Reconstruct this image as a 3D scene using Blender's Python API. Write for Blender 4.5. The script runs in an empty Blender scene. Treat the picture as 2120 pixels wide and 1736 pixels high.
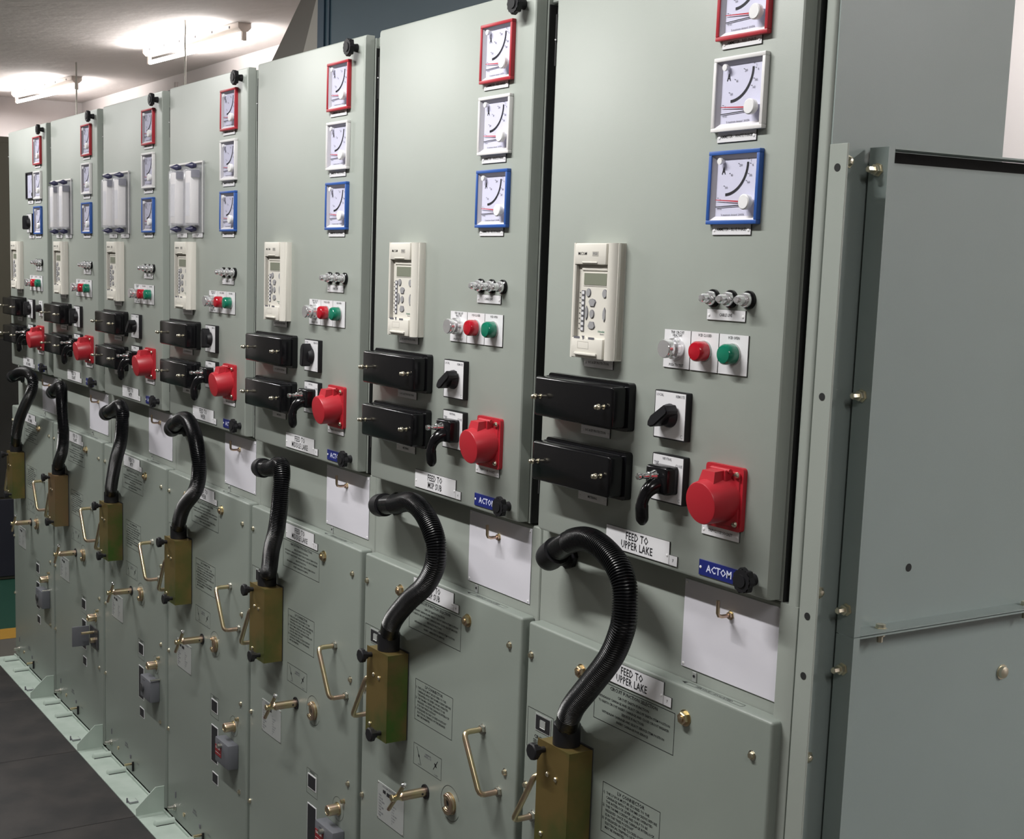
import bpy, bmesh, math, random
from mathutils import Vector, Matrix
random.seed(4)
sc = bpy.context.scene
COL = sc.collection
PITCH = 0.6
V = Vector

# ------------------------------------------------------------------ materials
MATS = {}
def mat(name, col, rough=0.5, metal=0.0, spec=0.5, bump=None, vary=None, emit=None, coat=0.0, alpha=None, trans=None):
    m = bpy.data.materials.new(name); m.use_nodes = True
    nt = m.node_tree; b = nt.nodes['Principled BSDF']
    b.inputs['Base Color'].default_value = (*col, 1)
    b.inputs['Roughness'].default_value = rough
    b.inputs['Metallic'].default_value = metal
    b.inputs['Specular IOR Level'].default_value = spec
    b.inputs['Coat Weight'].default_value = coat
    tc = nt.nodes.new('ShaderNodeTexCoord')
    if vary:                      # (scale, second colour, low, high)
        n = nt.nodes.new('ShaderNodeTexNoise'); n.inputs['Scale'].default_value = vary[0]; n.inputs['Detail'].default_value = 4
        r = nt.nodes.new('ShaderNodeMapRange'); r.inputs[1].default_value = vary[2]; r.inputs[2].default_value = vary[3]
        x = nt.nodes.new('ShaderNodeMix'); x.data_type = 'RGBA'
        x.inputs[6].default_value = (*col, 1); x.inputs[7].default_value = (*vary[1], 1)
        nt.links.new(tc.outputs['Object'], n.inputs['Vector']); nt.links.new(n.outputs['Fac'], r.inputs[0])
        nt.links.new(r.outputs[0], x.inputs[0]); nt.links.new(x.outputs[2], b.inputs['Base Color'])
    if bump:                      # (scale, strength, distance)
        n = nt.nodes.new('ShaderNodeTexNoise'); n.inputs['Scale'].default_value = bump[0]; n.inputs['Detail'].default_value = 3
        k = nt.nodes.new('ShaderNodeBump'); k.inputs['Strength'].default_value = bump[1]; k.inputs['Distance'].default_value = bump[2]
        nt.links.new(tc.outputs['Object'], n.inputs['Vector']); nt.links.new(n.outputs['Fac'], k.inputs['Height'])
        nt.links.new(k.outputs['Normal'], b.inputs['Normal'])
    if emit:
        b.inputs['Emission Color'].default_value = (*emit[0], 1); b.inputs['Emission Strength'].default_value = emit[1]
    if alpha is not None: b.inputs['Alpha'].default_value = alpha
    if trans is not None: b.inputs['Transmission Weight'].default_value = trans
    MATS[name] = m
    return m

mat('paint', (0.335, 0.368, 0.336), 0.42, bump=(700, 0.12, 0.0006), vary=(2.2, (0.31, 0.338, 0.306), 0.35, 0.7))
mat('paint_truck_shaded', (0.235, 0.266, 0.238), 0.45, bump=(700, 0.12, 0.0006), vary=(2.2, (0.215, 0.244, 0.218), 0.35, 0.7))  # door paint darkened: light falling off towards the floor is in the colour
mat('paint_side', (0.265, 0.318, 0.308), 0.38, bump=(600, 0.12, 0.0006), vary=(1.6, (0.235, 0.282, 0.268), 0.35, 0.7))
mat('paint_tray', (0.40, 0.47, 0.42), 0.5, bump=(400, 0.15, 0.0006), vary=(14, (0.34, 0.41, 0.36), 0.4, 0.7))
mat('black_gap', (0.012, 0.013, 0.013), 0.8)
mat('black', (0.005, 0.005, 0.006), 0.17, spec=0.35, bump=(300, 0.05, 0.0004))
mat('black_matt', (0.008, 0.008, 0.010), 0.5, spec=0.4)
mat('black_soft', (0.004, 0.0045, 0.0055), 0.27, spec=0.45)
mat('red', (0.44, 0.018, 0.030), 0.38, bump=(250, 0.05, 0.0004))
mat('red_frame', (0.40, 0.022, 0.035), 0.4)
mat('blue_frame', (0.025, 0.095, 0.36), 0.4)
mat('white_frame', (0.72, 0.71, 0.71), 0.4)
mat('dial', (0.68, 0.68, 0.80), 0.6)
mat('dial_side_shade', (0.42, 0.41, 0.43), 0.6)
mat('white_plastic', (0.80, 0.80, 0.81), 0.35)
mat('plate', (0.73, 0.73, 0.75), 0.35)
mat('plate_edge', (0.03, 0.03, 0.03), 0.5)
mat('ink', (0.012, 0.012, 0.015), 0.6)
mat('ink_grey', (0.13, 0.13, 0.15), 0.6)
mat('needle_red', (0.5, 0.03, 0.04), 0.5)
mat('board', (0.72, 0.71, 0.77), 0.45, vary=(3, (0.68, 0.67, 0.73), 0.3, 0.7))
mat('beige', (0.66, 0.64, 0.58), 0.45, bump=(500, 0.06, 0.0004))
mat('beige_grey', (0.40, 0.385, 0.35), 0.5)
mat('lcd', (0.20, 0.215, 0.165), 0.25)
mat('key', (0.30, 0.30, 0.31), 0.5)
mat('actom_blue', (0.012, 0.02, 0.16), 0.35)
mat('letter_white', (0.65, 0.68, 0.85), 0.5)
mat('brass', (0.62, 0.53, 0.33), 0.30, metal=1.0, vary=(40, (0.62, 0.45, 0.36), 0.45, 0.65), bump=(200, 0.05, 0.0005))
mat('screw', (0.74, 0.69, 0.55), 0.28, metal=1.0)
mat('steel', (0.58, 0.57, 0.52), 0.28, metal=1.0)
mat('chrome', (0.75, 0.76, 0.77), 0.15, metal=1.0)
mat('silver_plate', (0.42, 0.44, 0.43), 0.45, metal=0.3)
mat('zinc', (0.27, 0.195, 0.07), 0.42, metal=0.75, vary=(9, (0.15, 0.17, 0.055), 0.42, 0.62), bump=(90, 0.04, 0.0005))
mat('zinc_green', (0.20, 0.15, 0.06), 0.38, metal=0.75, vary=(9, (0.085, 0.16, 0.035), 0.44, 0.60), bump=(90, 0.04, 0.0005))
mat('zinc_pink', (0.26, 0.165, 0.085), 0.42, metal=0.7, vary=(7, (0.22, 0.17, 0.08), 0.42, 0.62), bump=(90, 0.04, 0.0005))
mat('grey_box', (0.115, 0.12, 0.135), 0.5)
mat('grey_dark', (0.035, 0.036, 0.04), 0.5)
mat('sticker_red', (0.22, 0.015, 0.02), 0.5)
mat('lens_red', (0.42, 0.006, 0.018), 0.12, coat=0.5)
mat('lens_green', (0.005, 0.17, 0.10), 0.12, coat=0.5)
mat('lens_clear', (0.80, 0.80, 0.82), 0.10, coat=0.6, metal=0.75)
mat('paper', (0.80, 0.78, 0.76), 0.6)
mat('clip_dark', (0.045, 0.045, 0.10), 0.3)
mat('floor_paint', (0.075, 0.07, 0.058), 0.6, vary=(3, (0.055, 0.052, 0.045), 0.3, 0.7))
mat('green_floor', (0.006, 0.038, 0.024), 0.5)
mat('yellow_line', (0.26, 0.14, 0.015), 0.55)
mat('rubber_plate', (0.028, 0.0235, 0.022), 0.6, vary=(7, (0.011, 0.010, 0.0105), 0.38, 0.62), bump=(60, 0.25, 0.0012))
mat('wall', (0.62, 0.57, 0.56), 0.85, bump=(60, 0.1, 0.002), vary=(1.5, (0.57, 0.525, 0.515), 0.3, 0.7))
mat('ceiling_paint', (0.62, 0.565, 0.545), 0.9, bump=(9, 0.28, 0.02), vary=(0.8, (0.54, 0.49, 0.475), 0.3, 0.7))
mat('duct_blue', (0.060, 0.115, 0.150), 0.45, bump=(300, 0.1, 0.0006), vary=(2, (0.05, 0.10, 0.135), 0.3, 0.7))
mat('duct_navy', (0.035, 0.075, 0.12), 0.5)
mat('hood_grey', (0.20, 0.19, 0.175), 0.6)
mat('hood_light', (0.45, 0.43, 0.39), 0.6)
mat('dark_brown', (0.055, 0.05, 0.034), 0.6)
mat('dark_black', (0.008, 0.0075, 0.006), 0.6)
mat('dark_blue', (0.002, 0.0025, 0.010), 0.6)
mat('fitting', (0.62, 0.55, 0.50), 0.5)
mat('tube_glow', (1, 1, 1), 0.5, emit=((1.0, 0.965, 0.92), 14.0))

def glassy(name, tint, refl, tr=0.92, rough=0.04):
    m = bpy.data.materials.new(name); m.use_nodes = True; nt = m.node_tree
    nt.nodes.remove(nt.nodes['Principled BSDF']); out = nt.nodes['Material Output']
    t = nt.nodes.new('ShaderNodeBsdfTransparent'); t.inputs[0].default_value = (*tint, 1)
    g = nt.nodes.new('ShaderNodeBsdfGlossy'); g.inputs['Roughness'].default_value = rough; g.inputs[0].default_value = (0.9, 0.9, 0.95, 1)
    mx = nt.nodes.new('ShaderNodeMixShader')
    lw = nt.nodes.new('ShaderNodeLayerWeight'); lw.inputs[0].default_value = refl
    nt.links.new(lw.outputs['Fresnel'], mx.inputs[0]); nt.links.new(t.outputs[0], mx.inputs[1]); nt.links.new(g.outputs[0], mx.inputs[2])
    nt.links.new(mx.outputs[0], out.inputs[0]); MATS[name] = m
glassy('glass', (0.97, 0.97, 0.99), 0.12)
def milky(name):
    m = bpy.data.materials.new(name); m.use_nodes = True; nt = m.node_tree
    pb = nt.nodes['Principled BSDF']; out = nt.nodes['Material Output']
    pb.inputs['Base Color'].default_value = (.85, .85, .88, 1); pb.inputs['Roughness'].default_value = .12; pb.inputs['Specular IOR Level'].default_value = .8
    t = nt.nodes.new('ShaderNodeBsdfTransparent'); t.inputs[0].default_value = (.98, .98, 1, 1)
    mx = nt.nodes.new('ShaderNodeMixShader'); mx.inputs[0].default_value = .24
    nt.links.new(t.outputs[0], mx.inputs[1]); nt.links.new(pb.outputs[0], mx.inputs[2]); nt.links.new(mx.outputs[0], out.inputs[0]); MATS[name] = m
milky('clear')
glassy('lens_glass', (0.80, 0.80, 0.82), 0.45)

# ------------------------------------------------------------------ mesh builder
FONT_CACHE = {}
def text_shape(s, size, xs=1.0, sp=1.0, line=1.0, align='CENTER'):
    key = (s, size, xs, sp, line, align)
    if key in FONT_CACHE: return FONT_CACHE[key]
    c = bpy.data.curves.new('t', 'FONT'); c.body = s; c.size = size; c.align_x = align; c.align_y = 'CENTER'
    c.offset = size * (.018 if size > .0075 else .012); c.space_character = sp; c.space_line = line; c.resolution_u = 1; c.fill_mode = 'FRONT'
    o = bpy.data.objects.new('t', c); COL.objects.link(o)
    dg = bpy.context.evaluated_depsgraph_get(); dg.update()
    me = o.evaluated_get(dg).to_mesh()
    vs = [(v.co.x * xs, v.co.y) for v in me.vertices]; fs = [tuple(p.vertices) for p in me.polygons]
    o.evaluated_get(dg).to_mesh_clear()
    bpy.data.objects.remove(o); bpy.data.curves.remove(c)
    FONT_CACHE[key] = (vs, fs)
    return vs, fs

class MB:
    def __init__(s): s.bm = bmesh.new(); s.mats = []
    def mi(s, m):
        if m not in s.mats: s.mats.append(m)
        return s.mats.index(m)
    def _fin(s, verts, m):
        i = s.mi(m); done = set()
        for v in verts:
            for f in v.link_faces: f.material_index = i
        return s
    def box(s, x0, x1, y0, y1, z0, z1, m, bev=0.0, seg=2, only=None):
        r = bmesh.ops.create_cube(s.bm, size=1); vs = r['verts']
        for v in vs:
            v.co = V((x0 + (v.co.x + .5) * (x1 - x0), y0 + (v.co.y + .5) * (y1 - y0), z0 + (v.co.z + .5) * (z1 - z0)))
        s._fin(vs, m)
        if bev > 0:
            es = list({e for v in vs for e in v.link_edges})
            if only == 'y':      # only edges running in depth: rounds the outline seen from the front
                es = [e for e in es if abs(e.verts[0].co.y - e.verts[1].co.y) > 1e-6]
            elif only == 'front':
                ym = min(y0, y1); es = [e for e in es if not (abs(e.verts[0].co.y - max(y0, y1)) < 1e-7 and abs(e.verts[1].co.y - max(y0, y1)) < 1e-7)]
            elif only == 'z':
                es = [e for e in es if abs(e.verts[0].co.z - e.verts[1].co.z) > 1e-6]
            bmesh.ops.bevel(s.bm, geom=es, offset=bev, segments=seg, affect='EDGES', profile=0.5)
        return s
    def lathe(s, o, d, prof, m, seg=24, a0=0):
        """prof: list of (distance along d, radius)"""
        o = V(o); d = V(d).normalized(); u = d.orthogonal().normalized(); w = d.cross(u); i = s.mi(m)
        rings = []
        for t, r in prof:
            if r <= 1e-7: rings.append([s.bm.verts.new(o + d * t)])
            else: rings.append([s.bm.verts.new(o + d * t + (u * math.cos(a0 + 2 * math.pi * k / seg) + w * math.sin(a0 + 2 * math.pi * k / seg)) * r) for k in range(seg)])
        for a, b in zip(rings, rings[1:]):
            for k in range(seg):
                k2 = (k + 1) % seg
                if len(a) == 1 and len(b) == 1: continue
                if len(a) == 1: f = s.bm.faces.new((a[0], b[k2], b[k]))
                elif len(b) == 1: f = s.bm.faces.new((a[k], a[k2], b[0]))
                else: f = s.bm.faces.new((a[k], a[k2], b[k2], b[k]))
                f.material_index = i
        for ring, fl in ((rings[0], True), (rings[-1], False)):
            if len(ring) > 2:
                f = s.bm.faces.new(ring[::-1] if fl else ring); f.material_index = i
        return s
    def cyl(s, p0, p1, r, m, seg=20, r2=None, bev=0.0):
        p0 = V(p0); p1 = V(p1); L = (p1 - p0).length; r2 = r if r2 is None else r2
        if bev: pr = [(0, r), (L - bev, r2), (L - bev * .3, r2 - bev * .3), (L, r2 - bev)]
        else: pr = [(0, r), (L, r2)]
        return s.lathe(p0, p1 - p0, pr, m, seg)
    def tube(s, pts, r, m, seg=12, rfun=None):
        pts = [V(p) for p in pts]; i = s.mi(m); n = len(pts)
        tan = [(pts[min(k + 1, n - 1)] - pts[max(k - 1, 0)]).normalized() for k in range(n)]
        u = tan[0].orthogonal().normalized()
        ref = V((1, -1, 0)); ref = ref - tan[0] * ref.dot(tan[0])
        if ref.length > .1: u = ref.normalized()
        rings = []
        for k in range(n):
            u = (u - tan[k] * u.dot(tan[k])).normalized(); w = tan[k].cross(u)
            ring = []
            for j in range(seg):
                a = 2 * math.pi * j / seg; rr = rfun(k, j) if rfun else r
                ring.append(s.bm.verts.new(pts[k] + (u * math.cos(a) + w * math.sin(a)) * rr))
            rings.append(ring)
        for a, b in zip(rings, rings[1:]):
            for k in range(seg):
                f = s.bm.faces.new((a[k], a[(k + 1) % seg], b[(k + 1) % seg], b[k])); f.material_index = i
        f = s.bm.faces.new(rings[0][::-1]); f.material_index = i
        f = s.bm.faces.new(rings[-1]); f.material_index = i
        return s
    def prism(s, poly, y0, y1, m, bev=0.0):
        """poly: (x,z) outline extruded in depth"""
        i = s.mi(m)
        a = [s.bm.verts.new((x, y0, z)) for x, z in poly]; b = [s.bm.verts.new((x, y1, z)) for x, z in poly]
        fs = [s.bm.faces.new(a), s.bm.faces.new(b[::-1])]
        n = len(poly)
        for k in range(n): fs.append(s.bm.faces.new((a[k], b[k], b[(k + 1) % n], a[(k + 1) % n])))
        for f in fs: f.material_index = i
        if bev:
            bmesh.ops.bevel(s.bm, geom=[e for f in fs[:1] for e in f.edges], offset=bev, segments=2, affect='EDGES')
        return s
    def text(s, t, x, z, y, size, m='ink', xs=1.0, sp=1.0, line=1.0, align='CENTER'):
        vs, fs = text_shape(t, size, xs, sp, line, align); i = s.mi(m)
        nv = [s.bm.verts.new((x + a, y, z + b)) for a, b in vs]
        for f in fs:
            try: s.bm.faces.new([nv[k] for k in f]).material_index = i
            except ValueError: pass
        return s
    def outline(s, x0, x1, z0, z1, y, w, m='ink'):
        for a, b, c, d in ((x0, x1, z0, z0 + w), (x0, x1, z1 - w, z1), (x0, x0 + w, z0 + w, z1 - w), (x1 - w, x1, z0 + w, z1 - w)):
            s.quad(a, b, c, d, y, m)
        return s
    def quad(s, x0, x1, z0, z1, y, m):
        f = s.bm.faces.new([s.bm.verts.new(p) for p in ((x0, y, z0), (x1, y, z0), (x1, y, z1), (x0, y, z1))])
        f.material_index = s.mi(m); return s
    def poly(s, pts, m):
        f = s.bm.faces.new([s.bm.verts.new(p) for p in pts]); f.material_index = s.mi(m); return s
    def ring(s, x, z, y, r, w, m, a0=0, a1=360, seg=40):
        i = s.mi(m); n = max(3, int(seg * (a1 - a0) / 360)); prev = None
        for k in range(n + 1):
            a = math.radians(a0 + (a1 - a0) * k / n); c, d = math.cos(a), math.sin(a)
            cur = (s.bm.verts.new((x + c * r, y, z + d * r)), s.bm.verts.new((x + c * (r + w), y, z + d * (r + w))))
            if prev: s.bm.faces.new((prev[0], prev[1], cur[1], cur[0])).material_index = i
            prev = cur
        return s
    def done(s, name, parent=None, org=(0, 0, 0), ang=35):
        me = bpy.data.meshes.new(name)
        bmesh.ops.translate(s.bm, verts=s.bm.verts, vec=-V(org))
        bmesh.ops.recalc_face_normals(s.bm, faces=[f for f in s.bm.faces if any(len(e.link_faces) > 1 for e in f.edges)])
        for f in s.bm.faces:
            f.smooth = True
            if all(len(e.link_faces) < 2 for e in f.edges) or abs(f.normal.y) > .999:
                pass
        s.bm.to_mesh(me); s.bm.free()
        for m in s.mats: me.materials.append(MATS[m])
        me.set_sharp_from_angle(angle=math.radians(ang))
        o = bpy.data.objects.new(name, me); COL.objects.link(o)
        if parent is not None: o.parent = parent
        return o

def thing(name, label, cat, org, group=None):
    o = bpy.data.objects.new(name, None); COL.objects.link(o); o.empty_display_size = .02
    o.location = org; o['label'] = label; o['category'] = cat
    if group: o['group'] = group
    return o
def tag(o, label, cat, group=None):
    o['label'] = label; o['category'] = cat
    if group: o['group'] = group
    return o
def dup(root, dx, label=None, skip=()):
    r = root.copy(); COL.objects.link(r); r.location = root.location + V((dx, 0, 0))
    if label: r['label'] = label
    for ch in list(root.children):
        if ch.name.split('.')[0] in skip: continue
        c = ch.copy(); COL.objects.link(c); c.parent = r
        for g in list(ch.children):
            d = g.copy(); COL.objects.link(d); d.parent = c
    return r
def struct(o): o['kind'] = 'structure'; return o

PD = {7: 'FEED TO UPPER LAKE panel', 6: 'FEED TO MSP SUB panel', 5: 'FEED TO MIDDLE LAKE panel', 4: 'fourth panel from the near end',
      3: 'fifth panel from the near end', 2: 'sixth panel from the near end', 1: 'far end panel'}
def each(root, fmt, ns=(6, 5, 4, 3, 2, 1), group=None, first=7):
    """copies of root for the other panels, each with its own label; returns {panel: root}"""
    out = {first: root}; root['label'] = fmt.format(PD[first])
    if group: root['group'] = group
    for n in ns: out[n] = dup(root, (n - first) * PITCH, fmt.format(PD[n]))
    return out
def X(n): return (n - 7) * PITCH

# ------------------------------------------------------------------ switchgear panels
def star_knob(mb, x, z, yb, r=.0165, n=7, stem=.014, head=.010, m='black_matt'):
    mb.cyl((x, yb, z), (x, yb - stem, z), .0085, m, 16, r2=.0065)
    poly = []
    for k in range(n * 4):
        a = 2 * math.pi * k / (n * 4); rr = r * (1 + .10 * math.cos(a * n)); poly.append((x + rr * math.cos(a), z + rr * math.sin(a)))
    mb.prism(poly, yb - stem - head, yb - stem, m, bev=.0015)
    mb.cyl((x, yb - stem - head, z), (x, yb - stem - head - .0015, z), .009, m, 16)

panel_fmt = 'grey-green steel switchgear cabinet, {}'
def make_panel():
    t = thing('switchgear_panel', '', 'cabinet', (0.3, 0, 0), 'row of switchgear cabinets')
    org = (0.3, 0, 0)
    b = MB()
    b.box(.0455, .5985, .024, .356, 1.187, 2.07, 'paint')                       # instrument compartment
    b.box(.0275, .6255, .0305, .356, .004, 1.183, 'paint', .002, 1)                # cable compartment behind the truck
    b.box(.0275, .6255, .357, 1.25, .004, 1.78, 'paint', .002, 1)
    b.box(.5985, .6262, .03, .356, 2.052, 2.073, 'paint', .002, 1)
    b.box(.5985, .6262, .10, .356, 1.187, 2.05, 'black_gap')  # black fill painting the deep shade between neighbouring doors
    b.box(.5985, .6005, .0245, .10, 1.187, 2.05, 'black_gap')  # black strip standing in for occlusion shade on the compartment side
    b.done('enclosure', t, org)
    b = MB()                                                                       # folded door with rounded edges
    R = .016
    prof = [(.0455, .0225), (.0455, .016), (.0475, .009), (.052, .004), (.060, .0)]
    prof += [(.590, .0), (.5925, .0006), (.5942, .0025), (.5945, .005), (.5945, .0225)]
    rows = []
    zs = [(1.190, .004), (1.1915, .0015), (1.195, 0), (2.070, 0), (2.0735, .0015), (2.075, .005)]
    for z, dy in zs:
        rows.append([b.bm.verts.new((x, min(y + dy, .0225), z)) for x, y in prof])
    im = b.mi('paint')
    for r0, r1 in zip(rows, rows[1:]):
        for k in range(len(prof) - 1): b.bm.faces.new((r0[k], r0[k + 1], r1[k + 1], r1[k])).material_index = im
    b.bm.faces.new(rows[0][::-1]).material_index = im; b.bm.faces.new(rows[-1]).material_index = im
    b.bm.faces.new([r[0] for r in rows][::1] + [r[-1] for r in rows][::-1]).material_index = im
    door = b.done('door', t, org, 30)
    for z0, z1 in ((1.249, 1.30), (1.945, 2.025)):
        b = MB(); b.box(.0500, .0532, .0018, .012, z0, z1, 'black_gap'); b.cyl((.0490, .004, (z0 + z1) / 2), (.0545, -.001, (z0 + z1) / 2), .0013, 'plate', 8)
        b.done('hinge_slot', door, org)
    for z in (1.2135, 2.0525):
        b = MB(); star_knob(b, .5670 if z < 1.5 else .5610, z, 0.0)
        k = b.done('door_knob', door, org)
    b = MB(); b.box(.423, .432, .0285, .0300, 1.026, 1.041, 'silver_plate', .0005, 1); b.cyl((.4275, .029, 1.035), (.4275, .0275, 1.035), .002, 'ink', 10)
    b.done('locating_hole', t, org)
    return t
P7 = make_panel()
panels = {7: P7}
P7['label'] = 'nearest grey-green switchgear cabinet, its plates reading FEED TO UPPER LAKE'
for n in (6, 5, 4, 3, 2, 1):
    l = {6: 'grey-green switchgear cabinet whose plates read FEED TO MSP SUB', 5: 'grey-green switchgear cabinet whose plates read FEED TO MIDDLE LAKE',
         4: 'grey-green switchgear cabinet, fourth counting from the near end', 3: 'grey-green switchgear cabinet, fifth from the near end',
         2: 'grey-green switchgear cabinet, second from the far end', 1: 'grey-green switchgear cabinet at the far end of the row'}[n]
    panels[n] = dup(P7, X(n), l)
# end wall of the last cabinet: its side sheet belongs to the nearest panel
b = MB()
b.box(.6105, .6315, .0200, .356, 1.187, 2.073, 'paint', .006, 4, only='z'); b.box(.5985, .6315, .0200, .356, .004, 1.187, 'paint', .0015, 2, only='z'); b.box(.5985, .6110, .055, .356, 1.187, 2.073, 'black_gap')  # black box in the groove stands in for contact shade beside the door
b.done('corner_post', P7, (0.3, 0, 0))
b = MB()
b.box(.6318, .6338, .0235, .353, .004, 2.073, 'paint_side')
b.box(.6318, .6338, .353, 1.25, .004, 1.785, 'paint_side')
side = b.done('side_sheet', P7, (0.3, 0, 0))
for z in (1.7696, 1.2051, .9756):
    b = MB(); b.lathe((.6338, .0545, z), (1, 0, 0), [(0, .0085), (.0012, .0085), (.0013, .0062), (.004, .0058), (.0065, .0035), (.007, .001)], 'screw', 6); b.done('bolt', side, (0.3, 0, 0))
for n, x in ((3, .33), (5, .13)):
    b = MB(); b.lathe((X(n) + x, .12, 2.0705), (0, 0, 1), [(0, .016), (.004, .016)], 'paint', 16)
    b.tube([(X(n) + x - .028, .12, 2.072), (X(n) + x - .028, .12, 2.098), (X(n) + x - .018, .12, 2.106), (X(n) + x + .018, .12, 2.106), (X(n) + x + .028, .12, 2.098), (X(n) + x + .028, .12, 2.072)], .004, 'black_matt', 8)
    b.done('lifting_lug', panels[n], (X(n) + .3, 0, 0))

def make_tray():
    org = (.327, -.04, 0); t = thing('base_tray', '', 'base tray', org, 'base trays')
    # base tray with two pressed ridges and a gusset
    b = MB()
    b.box(.0275, .6262, -.0835, .0025, .0005, .0045, 'paint_tray')
    b.box(.0275, .6262, -.0022, .0025, .0045, .0115, 'paint_tray')
    b.done('channel', t, org)
    for x in (.092, .246):
        b = MB()
        b.lathe((x, -.060, .0045), (0, 1, 0), [(0, .0), (.002, .009), (.006, .0135), (.060, .0135), (.062, .0135)], 'paint_tray', 20)
        b.box(x + .0115, x + .014, -.056, -.002, .004, .0065, 'black_gap')
        b.done('ridge', t, org)
    b = MB(); b.box(.498, .501, -.0775, -.0735, .0045, .019, 'ink_grey'); b.box(.485, .515, -.0735, -.045, .0045, .010, 'paint_tray', .002); b.done('stop_tab', t, org)
    b = MB()
    pts = [(-.0832, .001), (-.0832, .027), (-.024, .082), (.0025, .082), (.0025, .001)]
    va = [b.bm.verts.new((.604, y, z)) for y, z in pts]; vb = [b.bm.verts.new((.6075, y, z)) for y, z in pts]; k = b.mi('paint_tray')
    b.bm.faces.new(va).material_index = k; b.bm.faces.new(vb[::-1]).material_index = k
    for j in range(5): b.bm.faces.new((va[j], vb[j], vb[(j + 1) % 5], va[(j + 1) % 5])).material_index = k
    b.done('gusset_plate', t, org)
    return t
each(make_tray(), 'pale base tray with gusset, foot of the {}', group='base trays')

# ------------------------------------------------------------------ screws helper
def hexbolt(mb, x, y, z, r=.0065, m='screw', L=.006):
    mb.lathe((x, y, z), (0, -1, 0), [(0, r * 1.25), (.001, r * 1.25), (.0011, r), (L, r), (L + .0006, r * .8)], m, 6)
    return mb
def panscrew(mb, x, y, z, r=.0022, m='plate', h=.0009):
    mb.lathe((x, y, z), (0, -1, 0), [(0, r), (h * .5, r * .95), (h, r * .5)], m, 10); return mb

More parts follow.
